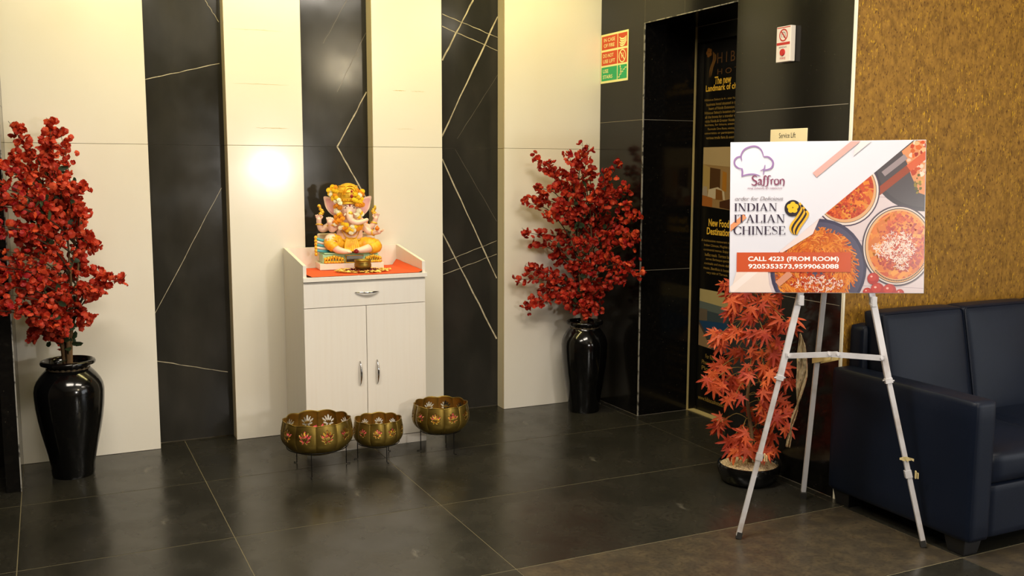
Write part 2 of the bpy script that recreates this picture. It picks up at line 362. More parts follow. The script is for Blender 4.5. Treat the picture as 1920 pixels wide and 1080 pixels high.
for k, (a, b) in enumerate([(0.497, 0.902), (1.30, 1.707), (2.12, 2.53)]):
    up = MB().box(a, b, YB, YB+0.012, ZJ+G, CEIL).build('black_panel', 'black_tile', wb); lo = MB().box(a, b, YB, YB+0.012, 0.008, ZJ-G).build('black_panel', 'black_tile', wb)
    for (x0, z0), (x1, z1), wd, fa in VE[k]:
        n = 9; rv = random.Random(int(x0*1000+z0*77)); pts = []; ln = math.hypot(x1-x0, z1-z0)
        for i in range(n+1):
            t = i/n; j = rv.uniform(-1, 1)*0.0022 if 0 < i < n else 0
            pts.append((x0+(x1-x0)*t - (z1-z0)/ln*j, z0+(z1-z0)*t + (x1-x0)/ln*j))
        mb = MB(); ws = [wd*0.001*rv.uniform(0.6, 1.1) for _ in pts]
        for q in ribbon(pts, ws): mb.add([(x, YB-0.0005, z) for x, z in q], [(0, 1, 2, 3)])
        mb.build('vein', 'vein_faint' if fa else 'vein', up if (z0+z1)/2 > ZJ else lo)
rs = random.Random(2)
for x0, x1, z, wd in ((1.045, 1.225, 1.706, 4.5), (0.93, 1.23, 1.937, 2.5), (1.815, 1.90, 1.931, 4.5), (1.925, 2.02, 1.930, 3.0), (1.83, 1.95, 1.715, 2.0), (0.93, 1.2, 2.22, 3.0)):
    n = 14; pts = [(x0+(x1-x0)*i/n, z+rs.uniform(-1, 1)*0.0012) for i in range(n+1)]; mb = MB()
    for q in ribbon(pts, [wd*0.001*math.sin(PI*(i+0.5)/(n+1))*rs.uniform(0.5, 1.2) for i in range(n+1)]): mb.add([(x, -0.0003, zz) for x, zz in q], [(0, 1, 2, 3)])
    mb.build('stain', 'stain', wb)
# black granite beyond the fin on the left
for z0, z1 in ((0.001, 0.887), (0.889, 1.777), (1.779, CEIL)):
    for x0, x1 in ((XL, -1.2), (-1.197, -0.23)): MB().box(x0, x1, -0.002, YB+0.012, z0, z1).build('granite_panel', 'granite', wb)

wl = struct(MB().box(-0.219, -0.171, -0.447, 0.0, 0, CEIL).build('wall_left', 'grout_pale'))
for z0, z1 in ((0.001, 0.887), (0.889, 1.777), (1.779, CEIL)):
    MB().box(-0.171, -0.163, -0.447, -0.001, z0, z1).build('granite_panel', 'granite', wl)
    MB().box(-0.227, -0.166, -0.457, -0.447, z0, z1).build('granite_panel', 'granite', wl)
    MB().box(-0.227, -0.219, -0.447, -0.001, z0, z1).build('granite_panel', 'granite', wl)
MB().box(-0.1665, -0.1615, -0.4575, -0.4465, 0.0, CEIL).build('edge_strip', 'granite_edge', wl)

Y1, Y2, ZT, XD = -0.49, -1.335, 2.327, 3.60        # lift opening
wr = MB().box(XS+0.0006, 3.9, Y1+0.0006, 0.3, 0, CEIL).box(XS+0.0006, 3.9, Y2, Y1+0.0006, ZT+0.0006, CEIL).box(XS+0.0006, 3.9, YG+0.02, Y2-0.012, 0, CEIL).box(3.66, 3.9, Y2-0.012, Y1+0.012, 0, ZT+0.012)
wr = struct(wr.build('wall_right', 'grout_pale')); g = 0.0014
for z0, z1 in ((0.001, 0.888), (0.888, 1.778), (1.778, CEIL)):
    for y0, y1 in ((0.0, Y1), (Y2, YG+0.004)): MB().box(XS, XS+0.012, y1+0.001, y0-0.001, z0+g, z1-g).build('granite_panel', 'granite', wr)
    zt = min(z1, ZT+0.012)
    MB().box(XS+0.006, 3.545, Y1, Y1+0.012, z0+g, zt-g).build('granite_panel', 'granite', wr)
    MB().box(XS+0.012, 3.545, Y2-0.012, Y2, z0+g, zt-g).build('granite_panel', 'granite', wr)
for y0, y1 in ((Y1, -0.88), (-0.88, Y2)): MB().box(XS, XS+0.012, y1+0.001, y0-0.001, ZT, CEIL).build('granite_panel', 'granite', wr)
MB().box(XS+0.012, 3.545, Y2, Y1, ZT, ZT+0.012).build('granite_panel', 'granite', wr)
MB().box(XS-0.0012, XS+0.006, Y1-0.0012, Y1+0.005, 0, ZT).build('edge_strip', 'granite_edge', wr)
MB().box(XS-0.001, XS+0.004, Y2, Y1, ZT-0.001, ZT+0.004).build('edge_strip', 'granite_edge', wr)
struct(MB().box(3.184, 3.1935, YG-0.006, YG+0.006, 0, CEIL).build('trim_1', 'white_line'))
d1 = struct(MB().box(XD, XD+0.04, Y2, Y1-0.002, 0.0, ZT-0.09).build('door_1', 'poster_black'))
MB().box(3.545, 3.557, Y1-0.004, Y1+0.008, 0.0, ZT).build('edge_strip', 'gold_edge', d1)
MB().box(3.557, XD+0.02, Y1-0.003, Y1+0.012, 0.0, ZT).build('frame', 'dark_steel', d1)
MB().box(XD-0.004, XD+0.03, Y1-0.028, Y1-0.003, 0.0, ZT-0.09).build('frame', 'brushed_steel', d1)
MB().box(3.557, XD+0.03, Y2, Y1, ZT-0.09, ZT).build('frame', 'dark_steel', d1)
MB().box(3.555, XD+0.01, Y2, Y1-0.004, 0.0, 0.006).build('sill', 'gold_edge', d1)

wg = struct(MB().box(XS+0.02, XR, YG+0.002, YG+0.02, 0, CEIL).build('wall_side', 'gold_edge'))
gx = [3.1935, 3.718, 4.208, 4.70, 5.19, 5.68, 6.17, XR]
for a, b in zip(gx, gx[1:]): MB().box(a+0.0008, b-0.0008, YG-0.001, YG+0.004, 0.0, CEIL).build('wallpaper_panel', 'gold_wallpaper', wg)
struct(MB().box(XL-0.1, XR+0.1, YR-0.1, 0.4, CEIL, CEIL+0.1).build('ceiling', 'ceiling_paint'))
struct(MB().box(XL-0.1, XL, YR, 0.3, 0, CEIL).build('wall_lobby_left', 'dark_wood'))
struct(MB().box(XR, XR+0.1, YR, -8.1, 0, CEIL).box(XR, XR+0.1, -4.5, YG+0.02, 0, CEIL).box(XR, XR+0.1, -8.1, -4.5, 2.45, CEIL).box(XR, XR+0.1, -8.1, -4.5, 0, 0.25).build('wall_lobby_right', 'plaster'))
struct(MB().box(XL, XR, YR-0.1, YR, 0, CEIL).build('wall_rear', 'plaster_dark'))
wn = struct(MB().box(XR+0.05, XR+0.06, -8.1, -4.5, 0.25, 2.45).build('unseen_window_1', 'day_glass'))  # unseen glowing pane, placed for daylight from the right
for y in (-8.1, -6.92, -5.74, -4.56): MB().box(XR-0.02, XR+0.05, y, y+0.06, 0.25, 2.45).build('mullion', 'dark_steel', wn)

# ------------------------------------------------------------------ lamps of the lobby, with added fill panels
def unseen_ceiling_light(x, y, sx, sy, label, rx=0):
    t = thing('unseen_ceiling_light', label, 'light', (x, y, CEIL))
    MB().box(-sx/2-0.02, sx/2+0.02, -sy/2-0.02, sy/2+0.02, -0.015, -0.001).build('frame', 'plastic_white', t)
    MB().box(-sx/2, sx/2, -sy/2, sy/2, -0.02, -0.016).build('diffuser', 'diffuser', t)
unseen_ceiling_light(1.5, -0.60, 3.1, 0.16, 'long warm strip light in the ceiling along the striped wall')
unseen_ceiling_light(1.9, -2.7, 1.2, 0.6, 'added warm fill panel, out of view above the floor in front of the bowls')  # this and the next two panels are made up to house the fill lights
unseen_ceiling_light(0.2, -2.7, 1.2, 0.6, 'added warm fill panel, out of view above the floor in front of the left vase')
unseen_ceiling_light(4.0, -3.7, 1.2, 0.6, 'added warm fill panel, out of view on the ceiling in front of the sofa')
def point(name, loc, power, col, r, parent=None):
    l = bpy.data.lights.new(name, 'POINT'); l.energy = power; l.color = col; l.shadow_soft_size = r
    o = bpy.data.objects.new(name, l); COL.objects.link(o); o.location = loc
    if parent: o.parent = parent
ch = thing('chandelier', 'glowing chandelier mirrored in the middle black strip', 'chandelier', (3.28, -6.0, CEIL))
MB().tube([(0, 0, 0), (0, 0, -0.18)], 0.012).build('rod', 'gold_edge', ch, 60)
MB().lathe([(0.02, -0.16), (0.16, -0.19), (0.17, -0.2), (0.02, -0.22)], 24).build('ring', 'gold_edge', ch, 60)
for k in range(10):
    a = 2*PI*k/10; b = MB().ball((0.15*math.cos(a), 0.15*math.sin(a), -0.235), (0.022, 0.022, 0.04), 8, 6).build('bulb', 'lamp_glow', ch, 180)
for k in range(8):
    a = 2*PI*k/8; MB().tube([(0.09*math.cos(a), 0.09*math.sin(a), -0.21), (0.09*math.cos(a), 0.09*math.sin(a), -0.30-0.03*(k % 3))], [0.004, 0.008], 6).build('crystal', 'lamp_glow', ch, 60)
point('chandelier_light', (0, 0, -0.24), 60, (1.0, 0.86, 0.62), 0.14, ch)
lp = thing('floor_lamp', 'bright lamp mirrored low in the white strip left of the cabinet', 'lamp', (2.33, -5.95, 0))
MB().lathe([(0.0, 0.0), (0.15, 0.0), (0.15, 0.015), (0.02, 0.03), (0.0, 0.03)], 24).build('base', 'dark_steel', lp, 40)
MB().tube([(0, 0, 0.02), (0, 0, 1.18)], 0.012).build('pole', 'dark_steel', lp, 60)
for k in range(9):
    a = 2*PI*k/9*2; r = 0.03+0.012*k; MB().ball((r*math.cos(a), r*math.sin(a), 1.36-0.018*k), 0.02, 10, 8).build('bulb', 'lamp_glow_cool', lp, 180)
    MB().tube([(0, 0, 1.17), (r*math.cos(a), r*math.sin(a), 1.34-0.018*k)], 0.004, 6).build('arm', 'dark_steel', lp, 60)
point('floor_lamp_light', (0, 0.02, 1.46), 120, (1.0, 0.95, 0.88), 0.10, lp)

# ------------------------------------------------------------------ sofa
sf = thing('sofa', 'dark navy leather sofa with block arms in front of the gold wall', 'sofa', (3.13, -2.90, 0))
SW = 0.115; CW = 0.505; NW = 3; SL = 2*SW + CW*NW; D = 0.755
for x0 in (0, SL-SW): cushion(x0, x0+SW, 0.0, D, 0.065, 0.622, 0.016, (0.004, 0.0, 0.004)).build('arm', 'navy_leather', sf, 60)
cushion(SW-0.005, SL-SW+0.005, 0.022, D-0.01, 0.06, 0.275, 0.012).build('base', 'navy_leather', sf, 60)
cushion(0.09, SL-0.09, D-0.09, D, 0.08, 0.812, 0.02).build('back_frame', 'navy_leather', sf, 60)
for k in range(NW):
    a = SW + k*CW; c = cushion(a+0.002, a+CW-0.002, 0.012, 0.60, 0.277, 0.405, 0.03, (0.0, 0.006, 0.012)).build('seat_cushion', 'navy_leather', sf, 60)
    m = cushion(a+0.001, a+CW-0.001, 0.0, 0.115, 0.38, 0.875, 0.02, (0.0, 0.014, 0.004), 13)
    sh = lambda p: (p[0], 0.50 + p[1] + (p[2]-0.38)*0.19, p[2])
    m.v = [sh(p) for p in m.v]; c = m.build('back_cushion', 'navy_leather', sf, 60)
    y = 0.5+0.004; q = [sh((a+0.008, 0.0+0.004, 0.40)), sh((a+0.008, 0.003, 0.86)), sh((a+0.02, 0.004, 0.868)), sh((a+CW-0.02, 0.004, 0.868)), sh((a+CW-0.008, 0.003, 0.86)), sh((a+CW-0.008, 0.004, 0.40))]
    MB().tube(q, 0.0035, 6).build('piping', 'navy_leather', c, 60)
for x in (0.015, SL-0.115):
    for y in (0.03, D-0.12):
        mb = MB().add([(x+a*0.1+(0.012 if z == 0 else 0)*(1-2*a), y+b*0.1+(0.012 if z == 0 else 0)*(1-2*b), z) for z in (0.0, 0.07) for a, b in ((0, 0), (1, 0), (1, 1), (0, 1))], [(0, 3, 2, 1), (4, 5, 6, 7), (0, 1, 5, 4), (1, 2, 6, 5), (2, 3, 7, 6), (3, 0, 4, 7)])
        mb.build('foot', 'foot_black', sf, bevel=(0.003, 2))

# ------------------------------------------------------------------ cabinet
CX, CY = 1.172, -0.455; CWD = 0.664; CD = 0.445; CT = 0.936
cb = thing('cabinet', 'white laminate altar cabinet with a drawer and two doors', 'cabinet', (CX, CY, 0))
MB().box(0.018, CWD-0.018, CD-0.012, CD, 0.0, CT-0.02).box(0.018, CWD-0.018, 0.03, CD-0.012, 0.05, 0.068).box(0.018, CWD-0.018, 0.022, 0.03, 0.07, CT-0.03).build('body', 'laminate', cb)
MB().box(0.0, CWD, 0.004, 0.018, 0.0, 0.052).build('plinth', 'laminate', cb, bevel=(0.001, 1))
MB().box(0.0185, CWD-0.0185, -0.010, CD-0.018, CT-0.024, CT).box(-0.003, CWD+0.006, -0.016, -0.0015, CT-0.024, CT).build('top_board', 'laminate', cb, bevel=(0.002, 2))
for x in (0.0, CWD-0.018):
    mb = MB().prism([(-0.001, CT-0.0245), (0.018, CT-0.0245), (0.018, 0.0), (CD, 0.0), (CD, 1.056), (CD-0.02, 1.056), (-0.001, 0.997)], x, x+0.018, lambda a, b, d: (d, a, b)); mb.build('side_board', 'laminate', cb, bevel=(0.001, 1))
MB().box(0.018, CWD-0.018, CD-0.018, CD, CT-0.02, 1.054).build('back_board', 'laminate', cb)
def bow_handle(p0, p1, h, parent):
    p0, p1 = Vector(p0), Vector(p1); n = 14; pts = []; rr = []
    for i in range(n+1):
        t = i/n; s = math.sin(PI*t); pts.append(p0.lerp(p1, t) + Vector((0, -0.004-h*s**0.7, 0))); rr.append(0.0022+0.0042*s)
    MB().tube(pts, rr, 10).build('handle', 'chrome', parent, 70)
dr = MB().box(0.001, CWD-0.001, 0.0, 0.017, 0.7755, CT-0.027).build('drawer', 'laminate', cb, bevel=(0.001, 1))
bow_handle((0.272, 0, 0.846), (0.400, 0, 0.846), 0.022, dr)
for a, b, hx in ((0.001, 0.3305, 0.292), (0.3335, CWD-0.001, 0.386)):
    dd = MB().box(a, b, 0.0, 0.017, 0.054, 0.7725).build('door', 'laminate', cb, bevel=(0.001, 1)); bow_handle((hx, 0, 0.348), (hx, 0, 0.479), 0.022, dd)
# orange cloth on the cabinet top
n = 26; mb = MB(); vs = []; rc = random.Random(3)
for i in range(n+1):
    for j in range(n+1):
        u, v = i/n, j/n; x = 0.021+u*(CWD-0.042); y = -0.0155+v*(CD-0.012); z = CT+0.0028+0.0012*math.sin(u*19+v*7)*math.sin(v*11)
        z += 0.010*max(0, 1-u/0.04)**2 + 0.035*max(0, (u-0.95)/0.05)**2*(0.3+0.7*v)
        if v < 0.02: z -= 0.0
        vs.append((CX+x, CY+y, z))
mb.add(vs, [(i*(n+1)+j, (i+1)*(n+1)+j, (i+1)*(n+1)+j+1, i*(n+1)+j+1) for i in range(n) for j in range(n)])
cl = tag(mb.build('altar_cloth', 'orange_cloth', None, 180), 'bright orange cloth spread over the cabinet top', 'cloth')
so = cl.modifiers.new('solid', 'SOLIDIFY'); so.thickness = 0.0014; so.offset = 0

# ------------------------------------------------------------------ vases with red blossom branches
def blossom_mesh(seed, s=1.0):
    r = random.Random(seed); mb = MB(); cup = r.uniform(0.55, 1.0)
    for layer, (n, sc, cp) in enumerate(((5, 1.0, cup), (3, 0.72, cup*1.7))):
        for k in range(n):
            a = 2*PI*k/n + r.uniform(-0.2, 0.2) + layer*0.6; L = s*sc*r.uniform(0.88, 1.1); ca, sa = math.cos(a), math.sin(a); wd = L*0.60; tw = r.uniform(-0.12, 0.12)*L
            P = lambda l, wv, z: (ca*l-sa*wv, sa*l+ca*wv, z)
            vs = [P(0.04*L, 0, 0), P(0.48*L, -wd*0.85, cp*0.42*L+tw), P(0.46*L, 0, cp*0.26*L), P(0.48*L, wd*0.85, cp*0.42*L-tw), P(0.86*L, -wd*0.62, cp*0.78*L+tw), P(L*0.93, 0, cp*0.66*L), P(0.86*L, wd*0.62, cp*0.78*L-tw)]
            mb.add(vs, [(0, 1, 2), (0, 2, 3), (1, 4, 5, 2), (2, 5, 6, 3)])
    return mb
BL = [blossom_mesh(i, 0.0185) for i in range(7)]
BLM = [b.mesh('blossom', 'blossom_red', 60) for b in BL]
def rnd_rot(r): return Quaternion((r.gauss(0, 1), r.gauss(0, 1), r.gauss(0, 1), r.gauss(0, 1))).normalized()
def leaf_mesh():
    mb = MB(); mb.add([(0, 0, 0), (0.018, 0.014, 0.004), (0.02, 0, 0), (0.018, -0.014, 0.004), (0.05, 0, -0.004), (0.04, 0.011, 0.002), (0.04, -0.011, 0.002)], [(0, 2, 1), (0, 3, 2), (1, 2, 4, 5), (2, 3, 6, 4)])
    return mb.mesh('leaf', 'leaf_green', 60)
LEAF = leaf_mesh()
def vase(root, h, rmax, rrim, rbase):
    pr = [(0.0, 0.0), (rbase*0.96, 0.0), (rbase, 0.012), (rbase*1.02, 0.10*h)]
    for t in (0.2, 0.3, 0.4, 0.5, 0.6, 0.68, 0.74, 0.79, 0.83, 0.87, 0.90, 0.925):
        x = t/0.74 if t < 0.74 else 1-(t-0.74)/0.21*0.0
        r = rbase*1.02 + (rmax-rbase*1.02)*math.sin(min(1, (t-0.1)/0.64)*PI/2)**1.15 if t <= 0.74 else rmax - (rmax-rrim*0.78)*((t-0.74)/0.185)**1.9
        pr.append((r, t*h))
    pr += [(rrim*0.79, 0.945*h), (rrim*0.86, 0.958*h), (rrim*0.98, 0.965*h), (rrim, 0.98*h), (rrim*0.97, 0.995*h), (rrim*0.90, h), (rrim*0.84, 0.99*h), (rrim*0.78, 0.95*h), (rrim*0.74, 0.90*h), (0.0, 0.90*h)]
    MB().lathe(pr, 48).build('vase', 'vase_black', root, 50)
    mb = MB(); vs = [(0, 0, 0.945*h)]; 
    for j in range(24): vs.append((rrim*0.80*math.cos(2*PI*j/24), rrim*0.80*math.sin(2*PI*j/24), 0.935*h))
    MB().lathe([(0.0, 0.955*h), (rrim*0.4, 0.952*h), (rrim*0.79, 0.94*h), (rrim*0.79, 0.915*h), (0, 0.915*h)], 24).build('filling', 'soil', root, 40)
def blossom_plant(name, label, loc, h, rmax, rrim, rbase, tips, pxm, rim_px, seed, wallx=None, per=42, lean=0.0):
    """tips: branch ends as measured offsets from the vase mouth across the view, with their own depth"""
    r = random.Random(seed); root = thing(name, label, 'plant', loc, 0, 'black vases with red blossom branches'); root['label'] = label
    vase(root, h, rmax, rrim, rbase); base = Vector((0, 0, h*0.93))
    stems = []
    for k, (dx, dy, top) in enumerate(((-0.035, 0.0, 0.62), (0.01, -0.02, 0.85), (0.03, 0.015, 0.60), (-0.01, 0.025, 0.7))):
        pts = smooth_path([base+Vector((dx*0.3, dy*0.3, -0.02)), base+Vector((dx*0.7, dy*0.8, 0.16)), base+Vector((dx*1.5+r.uniform(-.02, .02)+lean*0.5, dy*1.5, top*0.45)), base+Vector((dx*2.4+r.uniform(-.03, .03)+lean, dy*2, top*0.95))], 5)
        MB().tube(pts, [0.013*(1-0.75*i/(len(pts)-1)) for i in range(len(pts))], 7).build('stem', 'bark', root, 60); stems.append(pts)
    spots = []; tw = MB(); lv = []
    def ok(p):
        q = p + Vector(loc)
        if q.y > -0.022: p.y = -0.022 - loc[1] - r.uniform(0, 0.03)
        if loc[0] < 1 and q.x < -0.125 and q.y > -0.49: p.x = -0.125 - loc[0] + r.uniform(0, 0.03)
        if wallx and q.x > wallx-0.022: p.x = wallx-0.022-loc[0]-r.uniform(0, 0.03)
        return p
    for (px, py, *dep) in tips:
        u = (px-rim_px[0])/pxm; z = (rim_px[1]-py)/pxm*1.0; dpt = dep[0] if dep else r.uniform(-0.20, 0.16)
        tip = HR*u + HF*dpt + Vector((0, 0, h + z)); st = r.choice(stems); want = max(h+0.06, min(tip.z-0.06-0.55*abs(u), h+0.7))
        a = min(st, key=lambda p: abs(p.z-want)); mid = a.lerp(tip, 0.5) + Vector((0, 0, 0.05+0.04*r.random()))
        if dpt < -0.3: mid = Vector((-0.10, -0.25, (a.z+tip.z)/2+0.04))
        pts = [ok(p) for p in smooth_path([a, mid, tip], 8)]
        tw.tube(pts, [0.0045*(1-0.8*i/(len(pts)-1)) for i in range(len(pts))], 5)
        L = sum((pts[i+1]-pts[i]).length for i in range(len(pts)-1)); cnt = int(per*(0.55+L*1.1))
        for c in range(cnt):
            t = 1-abs(r.random()**1.25)*0.82; f = t*(len(pts)-1); i = min(int(f), len(pts)-2); p = pts[i].lerp(pts[i+1], f-i)
            sp = 0.019+0.012*(1-t)
            spots.append(ok(p + Vector((r.gauss(0, sp*0.8), r.gauss(0, sp*0.8), r.gauss(0, sp*0.8)))))
        for c in range(3):
            f = r.uniform(0.1, 0.55)*(len(pts)-1); i = int(f); lv.append(pts[i]+Vector((r.gauss(0, .02), r.gauss(0, .02), r.gauss(0, .02))))
        e = pts[-1]
        for c in range(2): tw.tube([e, e+Vector((r.uniform(-.02, .02), r.uniform(-.02, .02), r.uniform(.008, .028)))], [0.0009, 0.0012], 4)
    tw.build('twigs', 'twig', root, 60)
    for c in range(10):
        a = r.uniform(0, 2*PI); lv.append(base+Vector((0.03*math.cos(a), 0.03*math.sin(a), r.uniform(0.04, 0.16))))
    for p in lv:
        o = link('leaf', LEAF, root); o.location = ok(p); o.rotation_mode = 'QUATERNION'; o.rotation_quaternion = rnd_rot(r); s = r.uniform(0.6, 1.1); o.scale = (s, s, s)
    camv = CAM - Vector(loc); spots.sort(key=lambda p: (p-camv).length)
    for k, p in enumerate(spots[:300]):
        o = link('blossom', BLM[k % 7], root); o.location = p; o.rotation_mode = 'QUATERNION'; s = r.uniform(0.8, 1.2); o.scale = (s, s, s)
        o.rotation_quaternion = rnd_rot(r)
    rest = MB()
    for k, p in enumerate(spots[300:]):
        q = rnd_rot(r); b = BL[k % 7]; s = r.uniform(0.8, 1.2); rest.add([q @ Vector(v)*s + p for v in b.v], b.f)
    me = rest.mesh('blossom_mass', 'blossom_red', 60); o = link('blossom_mass', me, root); o['kind'] = 'stuff'
    return root
TL = [(35, 240), (22, 262, -0.46), (100, 232), (118, 250), (150, 262), (128, 290), (92, 268), (60, 285), (188, 352, -0.1), (165, 342), (150, 330), (178, 398, -0.1), (160, 412), (140, 395), (165, 452), (172, 470), (252, 517, -0.12), (228, 512, -0.1), (205, 535), (190, 545), (180, 590), (150, 605), (140, 575),
      (-15, 300, -0.46), (-30, 350, -0.46), (-22, 400, -0.46), (-35, 450, -0.46), (-10, 480, -0.46), (-30, 530, -0.46), (5, 545, -0.46), (25, 580), (60, 605), (95, 610), (40, 330), (75, 340), (105, 330), (30, 390), (70, 405), (115, 390), (20, 450), (50, 470), (140, 500), (35, 515), (75, 540), (110, 535), (125, 560), (60, 575), (165, 510), (95, 585), (130, 425), (10, 320, -0.46), (0, 500, -0.46), (80, 620, -0.12), (40, 300), (12, 330, -0.4), (8, 370, -0.4), (14, 410, -0.4), (6, 440, -0.4), (15, 470, -0.4), (10, 520, -0.4), (20, 548, -0.4), (26, 350, -0.38), (30, 405, -0.36), (24, 482, -0.38), (10, 290, -0.4)]
blossom_plant('blossom_vase', 'tall black vase of red blossom branches at the left edge, beside the dark fin', (0.062, -0.275, 0), 0.572, 0.158, 0.125, 0.098, TL, 387, (124, 672), 11)
TR = [(1088, 276), (1062, 288), (1105, 276), (1075, 305), (1000, 298, -0.05), (1025, 308, -0.05), (1050, 325), (1152, 306, -0.2), (1130, 325), (1110, 318), (978, 378, -0.05), (1002, 352), (1010, 370), (1190, 402, -0.24), (1170, 385, -0.2), (1150, 368), (1188, 430, -0.22), (1165, 345, -0.2), (982, 432, -0.05), (990, 455), (1010, 440), (1182, 450, -0.2), (1160, 455), (966, 522, -0.05), (985, 500), (1005, 505), (985, 572, -0.05), (1000, 565), (1015, 545), (1195, 500, -0.26), (1180, 488, -0.2), (1165, 520, -0.15), (1140, 540), (1120, 565), (1095, 580), (1070, 570), (1045, 555), (1030, 530), (1060, 345), (1085, 350), (1110, 365), (1040, 390), (1065, 410), (1130, 405), (1045, 440), (1075, 455), (1115, 440), (1035, 480), (1065, 500), (1100, 500), (1125, 490), (1080, 535), (1105, 540), (1145, 480), (1020, 400), (1150, 420), (1055, 530), (1040, 350), (1100, 590, -0.1), (1120, 580, -0.1)]
blossom_plant('blossom_vase', 'black vase of red blossom branches in the corner below the fire sign', (2.962, -0.225, 0), 0.565, 0.142, 0.114, 0.098, TR, 308, (1098, 602), 23, wallx=XS, per=35)

# ------------------------------------------------------------------ pierced brass bowls on wire stands
LOT = [(0, 0.020, 0.0035, 0.0105, 0)] + [(s*0.0075, 0.017, 0.0030, 0.0095, -s*0.38) for s in (-1, 1)] + [(s*0.0145, 0.0125, 0.0028, 0.0085, -s*0.80) for s in (-1, 1)] + [(s*0.0115, 0.0015, 0.0026, 0.0075, -s*1.25) for s in (-1, 1)] + [(s*0.005, -0.004, 0.0024, 0.0055, -s*2.5) for s in (-1, 1)]
def in_lotus(x, y):
    for cx, cy, rx, ry, a in LOT:
        dx, dy = x-cx, y-cy; c, s = math.cos(a), math.sin(a); u, v = c*dx+s*dy, -s*dx+c*dy
        if (u/rx)**2 + (v/ry)**2 < 1: return True
    return False
def urli(label, loc, R, z0, z1, legr, legs, seed):
    t = thing('brass_bowl', label, 'bowl', loc, 0, 'pierced brass bowls on wire stands'); H = z1-z0; NL = 10; nc, nr = 400, 52; r = random.Random(seed); ph0 = r.uniform(0, 0.3)
    prof = lambda q: R*math.sqrt(max(0.03, 1-(1-q/0.56)**2)) if q < 0.56 else R*(1-0.07*((q-0.56)/0.44)**2)
    P = []
    for i in range(nr+1):
        q = i/nr
        for j in range(nc):
            th = 2*PI*j/nc+ph0; m = abs(math.sin(NL/2*(th-ph0))); k = min(1, q/0.35); rr = prof(q)*(1-0.055*k*(1-m**0.6)); z = z0 + q*H + (0.0065*R/0.17*m**1.3 if q > 0.8 else 0)*((q-0.8)/0.2 if q > 0.8 else 0)
            P.append((rr*math.cos(th), rr*math.sin(th), z))
    mb = MB(); fs = []; sc = R/0.172; arc = 2*PI*R/NL
    for i in range(nr):
        for j in range(nc):
            q = (i+0.5)/nr; lj = ((j+0.5)/nc*NL) % 1
            if 0.45 < q < 0.98 and in_lotus((lj-0.5)*arc/sc/1.5, ((q-0.62)*H)/sc/1.5): continue
            fs.append((i*nc+j, i*nc+(j+1) % nc, (i+1)*nc+(j+1) % nc, (i+1)*nc+j))
    fs.append(tuple(range(nc-1, -1, -1)))
    mb.add(P, fs); o = mb.build('bowl', 'brass_old', t, 50); s = o.modifiers.new('solid', 'SOLIDIFY'); s.thickness = 0.0022; s.offset = -1
    rim = [Vector(P[nr*nc+j]) for j in range(0, nc, 2)]; rim.append(rim[0]); MB().tube(rim, 0.0026, 6, False).build('rim', 'brass_old', t, 70)
    # stand: wire ring under the bowl and three legs with little turned feet
    ql = 0.56*(1-math.sqrt(1-(min(legr, R*0.97)/R)**2)); rz = z0 + ql*H
    MB().tube([((legr+0.003)*math.cos(2*PI*k/36), (legr+0.003)*math.sin(2*PI*k/36), rz-0.003) for k in range(37)], 0.0022, 6, False).build('stand_ring', 'wire_black', t, 70)
    for a in legs:
        c, s_ = math.cos(a), math.sin(a); q = legr+0.003
        MB().tube([(q*c, q*s_, rz), (q*c, q*s_, 0.004), ((q+0.02)*c, (q+0.02)*s_, 0.003)], 0.0024, 6).build('leg', 'wire_black', t, 60)
    # loose petals heaped inside
    for nm, m, nn in (('pink_petals', 'petal_pink', 190), ('yellow_petals', 'petal_yellow', 80)):
        pm = MB()
        for k in range(nn):
            a = r.uniform(0, 2*PI); d = prof(0.5)*0.80*math.sqrt(r.random()); p = Vector((d*math.cos(a), d*math.sin(a), z0+H*(0.60-0.10*(1-d/R)**2)+r.uniform(-0.03, 0.004))); q = rnd_rot(r); s = r.uniform(0.008, 0.014)*sc
            pm.add([p + q @ Vector(v) for v in ((-s, 0, 0), (0, -s*0.6, s*0.2), (s, 0, 0), (0, s*0.6, s*0.2))], [(0, 1, 2), (0, 2, 3)])
        o = link(nm, pm.mesh(nm, m), t); o['kind'] = 'stuff'
    return t
def ang(loc, pts): return [math.atan2(y-loc[1], x-loc[0]) for x, y in pts]
b1 = (1.168, -0.690, 0); urli('largest pierced brass bowl, at the left front corner of the cabinet', b1, 0.178, 0.078, 0.252, 0.148, ang(b1, [(1.094, -.56), (1.106, -.822), (1.303, -.678)]), 1)
b2 = (1.500, -0.642, 0); urli('smallest pierced brass bowl, between the two larger ones', b2, 0.131, 0.055, 0.205, 0.105, ang(b2, [(1.416, -.629), (1.508, -.734), (1.586, -.561)]), 2)
b3 = (1.842, -0.655, 0); urli('pierced brass bowl at the right front corner of the cabinet', b3, 0.153, 0.092, 0.255, 0.104, ang(b3, [(1.746, -.625), (1.873, -.749), (1.9, -.575)]), 3)

